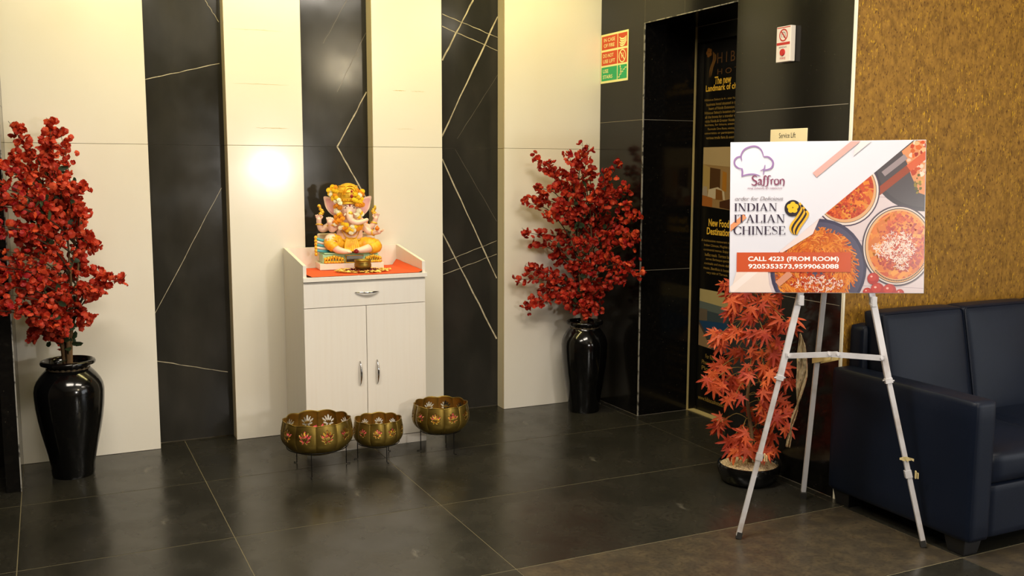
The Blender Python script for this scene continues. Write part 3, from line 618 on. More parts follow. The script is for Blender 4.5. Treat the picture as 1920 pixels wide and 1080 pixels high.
# ------------------------------------------------------------------ maple in a shallow pot
mp_ = thing('potted_maple', 'orange red artificial maple in a shallow black pot behind the easel', 'plant', (2.995, -1.765, 0)); rm = random.Random(5)
MB().lathe([(0.0, 0.0), (0.115, 0.0), (0.13, 0.012), (0.146, 0.05), (0.150, 0.082), (0.146, 0.092), (0.138, 0.092), (0.134, 0.08), (0.12, 0.06), (0, 0.055)], 44).build('pot', 'vase_black', mp_, 50)
MB().lathe([(0.0, 0.094), (0.07, 0.092), (0.12, 0.085), (0.1345, 0.080), (0.13, 0.07), (0, 0.066)], 40).build('gravel', 'gravel', mp_, 50)
def maple_mesh(seed):
    r = random.Random(seed); pts = []; lobes = [(-2.35, 0.34), (-1.55, 0.66), (-0.78, 0.92), (0.0, 1.0), (0.78, 0.92), (1.55, 0.66), (2.35, 0.34)]
    out = [(-0.06, 0.0)]
    for k, (a, l) in enumerate(lobes):
        a += r.uniform(-0.08, 0.08); l *= r.uniform(0.9, 1.08)
        for da, fr in ((-0.24, 0.44), (-0.12, 0.74), (0.0, 1.0), (0.12, 0.74), (0.24, 0.44)): out.append((math.cos(a+da)*l*fr, math.sin(a+da)*l*fr))
        if k < 6: b = (a+lobes[k+1][0])/2; out.append((math.cos(b)*0.27, math.sin(b)*0.27))
    dr = r.uniform(0.25, 0.55); fold = r.uniform(0.05, 0.3)
    mb = MB(); Z = lambda x, y: -dr*(x*x+y*y)*0.55 + fold*abs(y)*0.5
    vs = [(0.02, 0, 0)] + [(x, y, Z(x, y)) for x, y in out]; n = len(out)
    mb.add(vs, [(0, 1+i, 1+(i+1) % n) for i in range(n)])
    return mb.mesh('maple_leaf', 'maple_leaf', 60)
MAP = [maple_mesh(i) for i in range(5)]
tw = MB(); PXM = 408.0; O0 = (1412, 885); leaves = []
trunk = [Vector((0.0, 0, 0.07)), Vector((0.012, 0.0, 0.22)), Vector((-0.012, 0.01, 0.42)), Vector((0.01, -0.01, 0.62)), Vector((0.0, 0.0, 0.80)), Vector((0.005, 0, 0.95))]
trunk = smooth_path(trunk, 5); MB().tube(trunk, [0.012-0.009*i/(len(trunk)-1) for i in range(len(trunk))], 7).build('trunk', 'bark', mp_, 60)
MT = [(1362, 515), (1350, 530), (1372, 545), (1365, 560), (1392, 568), (1415, 560), (1440, 558), (1462, 575), (1470, 600), (1445, 590), (1420, 600), (1395, 600), (1368, 595), (1345, 605), (1352, 625), (1380, 635), (1410, 632), (1440, 630), (1468, 632), (1490, 655, 0.05), (1480, 640), (1450, 660), (1425, 665), (1395, 670), (1365, 660), (1342, 672), (1330, 692), (1352, 700), (1378, 700), (1372, 722), (1405, 705), (1420, 700), (1450, 695), (1470, 690), (1462, 720), (1425, 740), (1440, 750), (1415, 760), (1445, 780), (1462, 770), (1470, 745), (1362, 785), (1385, 790), (1372, 812), (1395, 815), (1412, 800), (1395, 838), (1420, 830), (1440, 815), (1448, 845), (1430, 855), (1405, 858), (1378, 835), (1462, 800), (1400, 520), (1420, 530), (1440, 530), (1385, 540), (1410, 500), (1435, 500), (1390, 490), (1460, 540)]
for (px, py, *dp) in MT:
    d = dp[0] if dp else rm.uniform(-0.13, 0.08); tip = HR*((px-O0[0])/PXM) + HF*d + Vector((0, 0, (O0[1]-py)/PXM*1.01+0.03))
    tip.x = min(tip.x, 0.10)
    a = min(trunk, key=lambda p: abs(p.z-(tip.z+0.03))); mid = a.lerp(tip, 0.5)+Vector((0, 0, 0.04)); pts = smooth_path([a, mid, tip], 4); tw.tube(pts, [0.0024, *[0.0016]*(len(pts)-1)], 5)
    for k in range(rm.choice((4, 4, 5))):
        p = tip + Vector((rm.gauss(0, 0.016), rm.gauss(0, 0.016), rm.gauss(0, 0.016))); p.x = min(p.x, 0.10); p.z = max(p.z, 0.175)
        out = Vector((tip.x, tip.y, 0)).normalized() if tip.xy.length > 0.02 else -HF
        dirv = (HR*rm.gauss(0, 0.55) + out*0.25 + Vector((0, 0, -0.75+rm.gauss(0, 0.35)))).normalized(); nrm = (-HF*1.0 + Vector((rm.gauss(0, 0.45), rm.gauss(0, 0.45), 0.25+rm.gauss(0, 0.3)))).normalized()
        yv = nrm.cross(dirv).normalized(); zv = dirv.cross(yv).normalized(); s = rm.uniform(0.044, 0.078)
        o = link('leaf', MAP[rm.randrange(5)], mp_); o.matrix_local = Matrix.Translation(p) @ Matrix((dirv, yv, zv)).transposed().to_4x4() @ Matrix.Scale(s, 4)
tw.build('twigs', 'maple_twig', mp_, 60)

# ------------------------------------------------------------------ easel
EA = thing('easel', 'silver folding metal easel holding the restaurant board', 'easel', (2.785, -2.532, 0))
E0 = Vector((2.785, -2.532, 0)); F1 = Vector((2.479, -2.339, 0))-E0; F3 = Vector((3.091, -2.725, 0))-E0; FR = Vector((3.061, -2.07, 0))-E0; AP = Vector((2.851, -2.422, 1.585))-E0
EN = Vector((-0.532, -0.843, 0.08)).normalized(); EX = (F3-F1).normalized()
def bar(a, b, wx, wy, xdir):
    a, b = Vector(a), Vector(b); t = (b-a).normalized(); x = (xdir - t*xdir.dot(t)).normalized(); y = t.cross(x)
    vs = [q + x*sx*wx/2 + y*sy*wy/2 for q in (a, b) for sx, sy in ((-1, -1), (1, -1), (1, 1), (-1, 1))]
    return MB().add(vs, [(0, 3, 2, 1), (4, 5, 6, 7), (0, 1, 5, 4), (1, 2, 6, 5), (2, 3, 7, 6), (3, 0, 4, 7)])
for f in (F1, F3):
    top = AP + (f-AP).normalized()*0.03 + EX*(0.012 if f is F3 else -0.012); kn = f.lerp(AP, 0.42)
    bar(kn, top, 0.0245, 0.020, EX).build('upper_leg', 'aluminium', EA, bevel=(0.002, 2)); lo = bar(f+Vector((0, 0, 0.012)), f.lerp(AP, 0.46), 0.0195, 0.0155, EX).build('lower_leg', 'aluminium', EA, bevel=(0.002, 2))
    bar(f.lerp(AP, 0.411), f.lerp(AP, 0.424), 0.029, 0.025, EX).build('clamp', 'aluminium', EA, bevel=(0.001, 1))
    c = f.lerp(AP, 0.417); MB().tube([c-EX*0.022, c+EX*0.022], 0.0035, 8).build('bolt', 'aluminium', EA, 60)
    bar(f+Vector((0, 0, 0.001)), f.lerp(AP, 0.018), 0.023, 0.019, EX).build('foot_cap', 'rubber', lo, bevel=(0.002, 2))
    # folded spring clip with a rag of tape
    s0 = 0.175 if f is F3 else 0.205; bar(f.lerp(AP, s0), f.lerp(AP, s0+0.018), 0.026, 0.021, EX).build('clip', 'aluminium', lo)
    for k, (ox, w_) in enumerate(((0.022, 0.004), (0.030, 0.004))):
        q = f.lerp(AP, s0)+EX*ox+EN*0.012; bar(q, q+Vector((0, 0, 0.03-0.008*k)), w_, 0.012, EX).build('clip_tongue', 'old_tape', lo)
    q = f.lerp(AP, s0+0.052); mb = MB(); rt = random.Random(1)
    if f is F3:
        for i in range(5):
            u = (i-2)*0.011; mb.add([q+EX*u+EN*0.014+Vector((0, 0, 0.004-abs(i-2)*0.003)), q+EX*(u+0.011)+EN*(0.014+0.003*(i % 2))+Vector((0, 0, 0.004-abs(i-1)*0.003)), q+EX*(u+0.011)+EN*0.014+Vector((0, 0, -0.012-0.004*(i % 3))), q+EX*u+EN*0.014+Vector((0, 0, -0.010-0.004*(i % 2)))], [(0, 1, 2, 3)])
        o = mb.build('tape_rag', 'old_tape', lo); s = o.modifiers.new('solid', 'SOLIDIFY'); s.thickness = 0.001
    # hook that carries the board
    hk = f.lerp(AP, 0.615); pl = [(-0.012, 0.02), (-0.012, -0.012), (0.030, -0.022), (0.046, -0.020), (0.046, 0.020), (0.041, 0.020), (0.041, -0.012), (0.030, -0.014), (-0.006, -0.004), (-0.006, 0.02)]
    MB().prism(pl, -0.009, 0.009, lambda a, b, d, c=hk: c + EN*a + Vector((0, 0, b)) + EX*d).build('hook', 'aluminium', EA, bevel=(0.001, 1))
bar(FR+Vector((0, 0, 0.012)), AP+(FR-AP).normalized()*0.03, 0.021, 0.017, EX).build('rear_leg', 'aluminium', EA, bevel=(0.002, 2))
bar(FR+Vector((0, 0, 0.001)), FR.lerp(AP, 0.022), 0.027, 0.024, EX).build('foot_cap', 'rubber', EA, bevel=(0.002, 2))
bar(AP-Vector((0, 0, 0.035)), AP+Vector((0, 0, 0.012)), 0.05, 0.03, EX).build('head', 'aluminium', EA, bevel=(0.002, 2))
c1, c3 = F1.lerp(AP, 0.474), F3.lerp(AP, 0.474); cm = c1.lerp(c3, 0.47)+Vector((0, 0, 0.012)); cr = FR.lerp(AP, 0.425)
bar(c1+EN*0.016, cm+EN*0.016+EX*0.02, 0.022, 0.003, Vector((0, 0, 1))).build('cross_bar', 'aluminium', EA); bar(cm+EN*0.019-EX*0.02, c3+EN*0.016, 0.022, 0.003, Vector((0, 0, 1))).build('cross_bar', 'aluminium', EA)
for q in (c1+EX*0.012, cm-EX*0.012, cm+EX*0.02, c3-EX*0.012): MB().tube([q+EN*0.014, q+EN*0.025], 0.006, 10).build('rivet', 'aluminium', EA, 60)
bar(cm+EN*0.012-Vector((0, 0, 0.012)), cr-EX*0.02, 0.003, 0.022, EX).build('stay', 'old_tape', EA); bar(cm+EN*0.012+EX*0.03-Vector((0, 0, 0.012)), cr+EX*0.015, 0.003, 0.022, EX).build('stay', 'old_tape', EA)
# crumpled clear film hanging from the easel
fm = MB(); rf = random.Random(9); n, k = 46, 9; ctr = c1+EX*0.045-EN*0.012
for i in range(n+1):
    t = i/n; z = 0.09-t*0.47; wd = (0.004+0.040*math.sin(min(1, t/0.62)*PI)**0.8 if t < 0.62 else 0.006+0.012*abs(math.sin((t-0.62)*14))) ; cx = 0.012*math.sin(t*5)+(0.012 if t < .6 else 0.012-(t-.6)*0.05)
    for j in range(k+1):
        u = j/k-0.5; p = ctr + EX*(cx+u*wd) + EN*(0.006*math.sin(u*11+t*23)+rf.gauss(0, 0.0025)) + Vector((0, 0, z+rf.gauss(0, 0.0015))); fm.v.append(tuple(E0+p))
fm.f = [(i*(k+1)+j, i*(k+1)+j+1, (i+1)*(k+1)+j+1, (i+1)*(k+1)+j) for i in range(n) for j in range(k)]; fm.c = [None]*len(fm.f)
o = tag(fm.build('plastic_strip', 'plastic_film', None, 40), 'crumpled strip of clear plastic film hanging from the easel', 'plastic'); s = o.modifiers.new('solid', 'SOLIDIFY'); s.thickness = 0.0006

# ------------------------------------------------------------------ printed board on the easel
BW, BH = 0.746, 0.598
bo = Vector((2.456, -2.262, 1.003)) + EN*0.004; bx = Vector((0.846, -0.533, 0.013)).normalized(); bn = (EN - bx*EN.dot(bx)).normalized(); by = bn.cross(bx)
BM = Matrix(((bx.x, by.x, bn.x, bo.x), (bx.y, by.y, bn.y, bo.y), (bx.z, by.z, bn.z, bo.z), (0, 0, 0, 1)))
BD = thing('restaurant_board', 'white printed board with pasta dishes and the words INDIAN ITALIAN CHINESE, on the easel', 'board', mw=BM)
MB().box(0, BW, 0, BH, -0.004, 0.004).build('panel', 'board_white', BD, bevel=(0.0015, 2))
def homography(src, dst):
    A = []; B_ = []
    for (x, y), (u, v) in zip(src, dst): A += [[x, y, 1, 0, 0, 0, -u*x, -u*y], [0, 0, 0, x, y, 1, -v*x, -v*y]]; B_ += [u, v]
    h = np.linalg.solve(np.array(A, float), np.array(B_, float)); return lambda x, y: ((h[0]*x+h[1]*y+h[2])/(h[6]*x+h[7]*y+1), (h[3]*x+h[4]*y+h[5])/(h[6]*x+h[7]*y+1))
UV = homography([(42, 95), (1232, 80), (1253, 1013), (55, 1013)], [(0, BH), (BW, BH), (BW, 0), (0, 0)])     # artwork drawn on a 1309 x 1080 sheet
FACE = [(1, 0, -0.002), (-1, 0, BW-0.002), (0, 1, -0.002), (0, -1, BH-0.002)]
pa, pb = UV(1140, 95), UV(60, 1013); PHOTO = FACE + [(-(pb[1]-pa[1])*-1, (pb[0]-pa[0])*-1, 0)]
nx, ny = (pb[1]-pa[1]), -(pb[0]-pa[0]); sgn = 1 if nx*(UV(1200, 900)[0]-pa[0]) + ny*(UV(1200, 900)[1]-pa[1]) > 0 else -1
PHOTO = FACE + [(sgn*nx, sgn*ny, -sgn*(nx*pa[0]+ny*pa[1]))]
LAY = [0.0043]
def art(mb, polys, col, planes=FACE, raw=False):
    col = ((col[0]*0.70, col[1]*0.50, col[2]*0.42, 1) if col[0] > 2.2*col[2] else (col[0]*0.74, col[1]*0.70, col[2]*0.70, 1)) if planes is not FACE else (col[0]*0.80, col[1]*0.78, col[2]*0.80, 1)       # ink on matt paper
    for p in polys:
        q = clip([UV(*a) for a in p] if not raw else p, planes)
        if len(q) >= 3:
            ar = sum(q[i][0]*q[(i+1) % len(q)][1]-q[(i+1) % len(q)][0]*q[i][1] for i in range(len(q)))
            if ar < 0: q = q[::-1]
            mb.add([(x, y, LAY[0]) for x, y in q], [tuple(range(len(q)))], col)
    LAY[0] += 4e-6
def inside(cx, cy, rx, ry, n=26):
    q = [UV(*a) for a in ell(cx, cy, rx, ry, n)]; c0 = UV(cx, cy); out = list(PHOTO)
    for i in range(n):
        a, b = q[i], q[(i+1) % n]; nx, ny = -(b[1]-a[1]), b[0]-a[0]; c = -(nx*a[0]+ny*a[1])
        if nx*c0[0]+ny*c0[1]+c < 0: nx, ny, c = -nx, -ny, -c
        out.append((nx, ny, c))
    return out
def jit(c, r, d=0.12):
    f = 1+r.uniform(-d, d); return (min(1, c[0]*f), min(1, c[1]*f*(1+r.uniform(-d, d)*0.4)), min(1, c[2]*f), 1)
def strokes(mb, n, cx, cy, rx, ry, ln, wd, cols, r, planes, ring=0.0, curl=0.6, tang=False):
    base = LAY[0]
    for _ in range(n):
        LAY[0] = base + (_ % 24)*4e-6
        a = r.uniform(0, 2*PI); d = math.sqrt(r.uniform(ring*ring, 1)); x, y = cx+rx*d*math.cos(a), cy+ry*d*math.sin(a); th = (a+PI/2+r.gauss(0, 0.35)) if tang else r.uniform(0, 2*PI); L = ln*r.uniform(0.6, 1.3); k = r.uniform(-curl, curl); pts = []
        for i in range(6):
            pts.append((x, y)); x += math.cos(th)*L/5; y += math.sin(th)*L/5; th += k/5*2
        art(mb, ribbon(pts, wd*r.uniform(0.8, 1.2)), jit(r.choice(cols), r), planes)
    LAY[0] = base + 25*4e-6
def blobs(mb, n, cx, cy, rx, ry, s, cols, r, planes):
    base = LAY[0]
    for _ in range(n):
        LAY[0] = base + (_ % 24)*4e-6
        a = r.uniform(0, 2*PI); d = math.sqrt(r.random()); x, y = cx+rx*d*math.cos(a), cy+ry*d*math.sin(a); q = s*r.uniform(0.5, 1.3); k = r.randint(5, 8)
        art(mb, [[(x+q*r.uniform(0.6, 1.2)*math.cos(2*PI*i/k), y+q*r.uniform(0.6, 1.2)*math.sin(2*PI*i/k)) for i in range(k)]], jit(r.choice(cols), r), planes)
    LAY[0] = base + 25*4e-6
ra = random.Random(4); pm = MB(); SA = [lin(196, 70, 22), lin(214, 92, 30), lin(176, 48, 18), lin(226, 118, 44)]; PE = [lin(236, 160, 44), lin(228, 140, 36), lin(242, 180, 70)]; CH = [lin(250, 226, 210), lin(246, 206, 184), lin(252, 238, 230)]; SP = [lin(234, 156, 48), lin(220, 128, 34), lin(242, 178, 78), lin(206, 104, 30)]
art(pm, [[(0, 0), (1400, 0), (1400, 1100), (0, 1100)]], lin(224, 212, 218), PHOTO)
for y0 in (430, 700, 975): art(pm, ribbon([(560, y0-20), (1300, y0+8)], 3), lin(178, 164, 176), PHOTO)
art(pm, [ell(1230, 240, 320, 272)], lin(66, 60, 68), PHOTO); art(pm, [ell(1234, 236, 296, 250)], lin(78, 72, 78), PHOTO)
art(pm, [[(1085, 150), (1150, 95), (1260, 60), (1260, 420), (1200, 400), (1150, 300), (1120, 220)]], lin(232, 178, 128), PHOTO)
blobs(pm, 46, 1190, 190, 62, 110, 16, SA + CH[:2] + [lin(244, 214, 170)], ra, PHOTO); blobs(pm, 26, 1195, 345, 26, 62, 9, [lin(150, 152, 50), lin(222, 196, 110), lin(96, 110, 34)], ra, PHOTO)
art(pm, ribbon([(978, 287), (1112, 180)], 34), lin(158, 146, 152), PHOTO); art(pm, ribbon([(945, 400), (1130, 252)], 44), lin(158, 78, 44), PHOTO); art(pm, ribbon([(1130, 252), (1240, 165)], 44), lin(224, 116, 70), PHOTO)
# bowl of penne, upper
for rx, c in ((206, lin(74, 58, 84)), (198, lin(238, 228, 222)), (186, lin(120, 96, 84)), (182, lin(232, 206, 160))): art(pm, [ell(756, 392, rx, rx*1.03)], c, PHOTO)
B1 = inside(748, 384, 176, 178); art(pm, [ell(748, 384, 176, 178)], lin(202, 82, 34), PHOTO); blobs(pm, 200, 745, 390, 170, 172, 13, SA, ra, B1); strokes(pm, 60, 800, 440, 120, 130, 70, 22, PE + SA[1:2], ra, B1, 0, 0.3); blobs(pm, 220, 720, 450, 150, 130, 9, SA, ra, B1); blobs(pm, 30, 760, 420, 120, 110, 4, [lin(120, 120, 40)], ra, B1)
# plate of spaghetti
art(pm, [ell(600, 862, 296, 304)], lin(66, 64, 92), PHOTO); art(pm, [ell(600, 864, 278, 286)], lin(84, 82, 110), PHOTO)
B2 = inside(592, 868, 262, 262); strokes(pm, 520, 585, 868, 225, 225, 130, 7, SP, ra, B2, 0.25, 0.8, True)
blobs(pm, 420, 545, 880, 185, 165, 10, SA, ra, B2); strokes(pm, 260, 575, 860, 225, 220, 120, 6, SP, ra, B2, 0.5, 0.9, True); blobs(pm, 200, 600, 960, 170, 55, 7, CH[:1] + SA + SA, ra, B2); strokes(pm, 130, 610, 955, 150, 48, 17, 4, CH, ra, B2); strokes(pm, 60, 640, 690, 110, 50, 90, 7, SP, ra, B2, 0, 1.4)
# bowl of pasta, right
for rx, ry, c in ((220, 246, lin(74, 60, 78)), (211, 237, lin(232, 222, 216)), (203, 229, lin(72, 56, 60)), (198, 224, lin(236, 210, 160))): art(pm, [ell(1083, 722, rx, ry, 56)], c, PHOTO)
for k in range(40):
    a = 0.2+k*0.055; art(pm, [ell(1083+187*math.cos(a), 722+213*math.sin(a), 5, 5, 6)], lin(88, 64, 52), PHOTO)
B3 = inside(1085, 717, 184, 208); art(pm, [ell(1085, 717, 184, 208, 48)], lin(208, 92, 34), PHOTO); strokes(pm, 90, 1082, 715, 165, 190, 95, 28, PE, ra, B3, 0.6, 0.3, True); blobs(pm, 520, 1100, 705, 150, 172, 11, SA, ra, B3); blobs(pm, 160, 1095, 800, 130, 80, 9, SA[:1]+SA[2:3], ra, B3); strokes(pm, 12, 960, 640, 30, 90, 80, 28, PE, ra, B3, 0, 0.2); strokes(pm, 14, 1090, 660, 110, 110, 60, 18, PE, ra, B3, 0, 0.3); blobs(pm, 160, 1090, 700, 120, 130, 8, SA, ra, B3)
strokes(pm, 260, 1085, 730, 100, 95, 20, 3.6, CH, ra, B3, 0, 0.8); strokes(pm, 90, 990, 740, 60, 40, 18, 3.6, CH, ra, B3); strokes(pm, 70, 1110, 830, 40, 45, 18, 3.6, CH, ra, B3)
for x, y, q in ((938, 922, 36), (966, 990, 42), (1040, 996, 42), (905, 1006, 28), (1105, 1012, 26)):
    art(pm, [ell(x, y, q, q, 24)], lin(186, 40, 28), PHOTO); art(pm, [ell(x-q*0.15, y-q*0.2, q*0.7, q*0.65, 20)], lin(206, 62, 42), PHOTO); art(pm, [ell(x-q*0.3, y-q*0.35, q*0.2, q*0.16, 12)], lin(244, 190, 176), PHOTO)
# pale bands over the seam of photo and white
art(pm, [[(598, 556), (560, 650), (360, 775), (360, 756)]], lin(240, 220, 218), FACE); art(pm, [[(60, 1013), (95, 885), (290, 885), (300, 960), (320, 1013)]], lin(240, 224, 214), FACE)
art(pm, ribbon([(60, 1000), (240, 850)], 40), lin(248, 236, 230), FACE); art(pm, ribbon([(350, 960), (430, 890)], 40), lin(216, 150, 120), FACE)
art(pm, [[(548, 280), (782, 84), (838, 84), (572, 306)]], lin(236, 176, 168)); art(pm, [[(838, 84), (905, 84), (790, 180), (800, 130)]], lin(244, 230, 230)); art(pm, [[(48, 600), (132, 530), (150, 552), (46, 642)]], lin(240, 156, 108))
art(pm, [[(95, 765), (797, 762), (800, 883), (96, 885)]], lin(206, 88, 48))
# flower emblem with curved bands
art(pm, [ell(432, 494, 50, 50, 36)], lin(42, 36, 46))
for k in range(5): art(pm, [ell(432+20*math.cos(2*PI*k/5-PI/2), 490+20*math.sin(2*PI*k/5-PI/2), 17, 16, 16)], lin(238, 196, 44))
art(pm, [ell(432, 490, 5, 5, 10)], lin(140, 110, 30))
for k in range(5): art(pm, ribbon(spl2([(472+k*11, 462+k*12), (488+k*9.5, 494+k*9), (462+k*12, 545+k*4.5), (430+k*13, 590+k*3.5), (421+k*11, 622+k*4), (440+k*5, 652+k*1)], 5), [13.5]*18+[13, 12, 11, 10, 9, 8, 6, 3]), lin(238, 182, 44) if k % 2 == 0 else lin(46, 38, 40))
# chef hat outline
for pts, w_ in (([(155, 205), (114, 178), (112, 170)], 9),): pass
hat = [([(112, 205), (108, 172), (128, 138), (170, 120), (205, 122), (232, 144), (246, 182)], 9), ([(246, 182), (276, 184), (300, 206), (304, 228), (292, 252), (262, 262), (246, 262)], 10), ([(110, 180), (84, 186), (68, 206), (72, 232), (92, 250), (114, 254)], 9), ([(114, 252), (118, 275), (116, 300)], 10), ([(112, 300), (150, 290), (190, 288), (228, 298)], 8), ([(256, 232), (250, 262), (246, 292)], 6), ([(228, 268), (246, 258), (256, 250)], 5)]
for pts, w_ in hat:
    q = spl2(pts, 6); n = len(q); art(pm, ribbon(q, [w_*(0.45+0.55*math.sin(PI*min(1, (i+1)/n*1.05))**0.5) for i in range(n)]), lin(156, 122, 178))
# serif lettering drawn as thick and thin strokes (x right, y up, cap height 1)
def g_rect(x0, y0, x1, y1): return [[(x0, y0), (x1, y0), (x1, y1), (x0, y1)]]
def g_arc(cx, cy, rx, ry, a0, a1, wmin, wmax, n=18):
    pts = [(cx+rx*math.cos(a0+(a1-a0)*i/n), cy+ry*math.sin(a0+(a1-a0)*i/n)) for i in range(n+1)]; return ribbon(pts, [wmin+(wmax-wmin)*abs(math.cos(a0+(a1-a0)*i/n))**1.3 for i in range(n+1)])
T, U, SFH = 0.15, 0.045, 0.035
def ser(x, y, w_=0.30): return g_rect(x-w_/2, y, x+w_/2, y+SFH)
GL = {'I': (0.34, lambda: g_rect(0.095, 0, 0.245, 1)+ser(.17, 0)+ser(.17, 1-SFH)),
 'N': (0.86, lambda: g_rect(.14, 0, .14+U, 1)+g_rect(.68, 0, .68+U, 1)+[[(.10, 1), (.26, 1), (.725, 0), (.60, 0)]]+ser(.16, 0, .26)+ser(.70, 1-SFH, .26)+ser(.12, 1-SFH, .2)),
 'D': (0.84, lambda: g_rect(.09, 0, .09+T, 1)+ser(.14, 0, .25)+ser(.14, 1-SFH, .25)+g_arc(.36, .5, .37, .48, -PI/2, PI/2, .04, .16)+g_rect(.15, 0, .38, .04)+g_rect(.15, .96, .38, 1)),
 'A': (0.86, lambda: [[(.10, 0), (.16, 0), (.46, .98), (.40, 1)]]+[[(.60, 0), (.77, 0), (.46, 1), (.38, 1)]]+g_rect(.22, .31, .64, .35)+ser(.13, 0, .26)+ser(.69, 0, .32)),
 'T': (0.74, lambda: g_rect(.295, 0, .295+T, 1)+ser(.37, 0)+g_rect(.03, .955, .71, 1)+[[(.03, 1), (.03, .78), (.06, .78), (.10, .96)]]+[[(.71, 1), (.64, .96), (.68, .78), (.71, .78)]]),
 'L': (0.70, lambda: g_rect(.09, 0, .09+T, 1)+ser(.165, 1-SFH)+ser(.14, 0, .25)+g_rect(.2, 0, .62, .04)+[[(.66, .26), (.63, .26), (.56, .04), (.66, 0)]]),
 'C': (0.80, lambda: g_arc(.44, .5, .36, .49, .62, 2*PI-.62, .04, .16)+[[(.72, .98), (.74, .98), (.74, .66), (.71, .66)]]),
 'H': (0.92, lambda: g_rect(.10, 0, .10+T, 1)+g_rect(.66, 0, .66+T, 1)+g_rect(.2, .49, .7, .53)+ser(.175, 0)+ser(.175, 1-SFH)+ser(.735, 0)+ser(.735, 1-SFH)),
 'E': (0.74, lambda: g_rect(.09, 0, .09+T, 1)+ser(.14, 0, .25)+ser(.14, 1-SFH, .25)+g_rect(.2, 0, .64, .04)+g_rect(.2, .96, .62, 1)+g_rect(.2, .50, .46, .54)+[[(.67, .25), (.64, .25), (.57, .04), (.67, 0)]]+[[(.64, .76), (.61, .76), (.55, .96), (.64, 1)]]+g_rect(.45, .40, .48, .64)),
 'S': (0.64, lambda: ribbon(spl2([(.55, .80), (.47, .94), (.32, .975), (.16, .90), (.12, .76), (.20, .62), (.36, .51), (.50, .40), (.54, .24), (.46, .09), (.30, .02), (.15, .07), (.07, .22)], 4), [.04]*9+[.05, .07, .09, .10, .12, .13, .14, .15, .16, .16, .16, .16, .16, .15, .14, .13, .12, .10, .09, .07, .06]+[.04]*30)+[[(.57, .98), (.55, .98), (.54, .68), (.57, .68)]]+[[(.05, .02), (.07, .02), (.08, .32), (.05, .32)]])}
def serif(word, x0, y0, x1, y1, col):
    W_ = sum(GL[c][0] for c in word); x = 0; a = UV(x0, y1); b = UV(x1, y0)
    for c in word:
        art(pm, [[(a[0]+(x+px)/W_*(b[0]-a[0]), a[1]+py*(b[1]-a[1])) for px, py in q] for q in GL[c][1]()], col, FACE, True); x += GL[c][0]
INK = lin(60, 48, 68)
serif('INDIAN', 72, 463, 338, 512, INK); serif('ITALIAN', 72, 532, 388, 583, INK); serif('CHINESE', 72, 603, 394, 656, INK)
# curly restaurant name
def curl(strks, col):
    for pts, ws in strks:
        q = spl2(pts, 6); n = len(q); art(pm, ribbon(q, [ws[0]+(ws[1]-ws[0])*math.sin(PI*i/(n-1)) for i in range(n)]), col)
PL = lin(134, 66, 96)
curl([([(208, 304), (198, 298), (186, 300), (180, 312), (190, 324), (204, 332), (206, 344), (196, 354), (182, 352), (177, 346)], (4, 9)),
      ([(216, 326), (224, 320), (233, 324), (234, 338), (234, 350)], (4, 9)), ([(233, 335), (222, 338), (216, 344), (220, 351), (228, 349), (236, 342)], (3, 6)), ([(234, 346), (238, 351), (242, 347)], (3, 4)),
      ([(268, 306), (262, 298), (254, 302), (252, 318), (252, 340), (248, 356), (238, 360)], (3, 9)), ([(244, 319), (262, 318)], (2.5, 3)),
      ([(294, 300), (285, 297), (276, 304), (275, 320), (275, 342), (270, 358), (258, 362)], (3, 9)), ([(264, 319), (288, 318)], (2.5, 3)),
      ([(294, 319), (296, 332), (296, 350)], (5, 8)), ([(297, 326), (302, 319), (311, 320)], (3, 6)),
      ([(328, 318), (318, 322), (316, 334), (320, 347), (329, 350), (339, 345), (341, 333), (337, 321), (328, 318)], (4, 8)),
      ([(350, 318), (352, 332), (352, 350)], (5, 8)), ([(353, 326), (362, 318), (372, 322), (374, 336), (372, 352), (368, 360)], (3, 8))], PL)
pm.build('print', 'board_print', BD, fix=False)
BP = lambda x, y, d: (x, y, LAY[0]+0.00005+d)
def btext(s, x0, y0, x1, y1, m, **k): a = UV(x0, y1); b = UV(x1, y0); text(s, (a[0], a[1], b[0], b[1]), BD, m, BP, **k)
btext('FINE DINING BY HIBISCUS', 152, 368, 364, 379, 'ink_plum', shear=0.25)
btext('order for Delicious', 76, 422, 372, 448, 'ink_grey', shear=0.35)
btext('CALL 4223 (FROM ROOM)', 166, 788, 724, 826, 'ink_white', bold=0.022)
btext('9205353573,9599063088', 168, 834, 724, 868, 'ink_white', bold=0.022)

# ------------------------------------------------------------------ signs on the granite
WP = lambda y0, z0, x0: (lambda a, b, d: (x0-d, y0-a, z0+b))        # sign plane on a wall facing -x: a to the reader's right, b up, d out of the wall
fs_ = thing('fire_sign', 'red and green fire notice IN CASE OF FIRE on the granite corner', 'sign', (XS-0.001, -0.006, 2.018)); SWD, SHT = 0.314, 0.297; P0 = WP(0, 0, 0)
MB().box(-0.003, 0.0, -SWD, 0, 0, SHT).build('backing', 'sign_glow', fs_)
CELL = [(0.010, 0.192, 0.203, 0.285, 'sign_red'), (0.200, 0.304, 0.203, 0.285, 'sign_red'), (0.010, 0.192, 0.108, 0.190, 'sign_red'), (0.200, 0.304, 0.108, 0.190, 'sign_red'), (0.010, 0.192, 0.014, 0.097, 'sign_green'), (0.200, 0.304, 0.014, 0.097, 'sign_green')]
for a0, a1, b0, b1_, m in CELL: MB().box(-0.0036, -0.0028, -a1, -a0, b0, b1_).build('field', m, fs_)
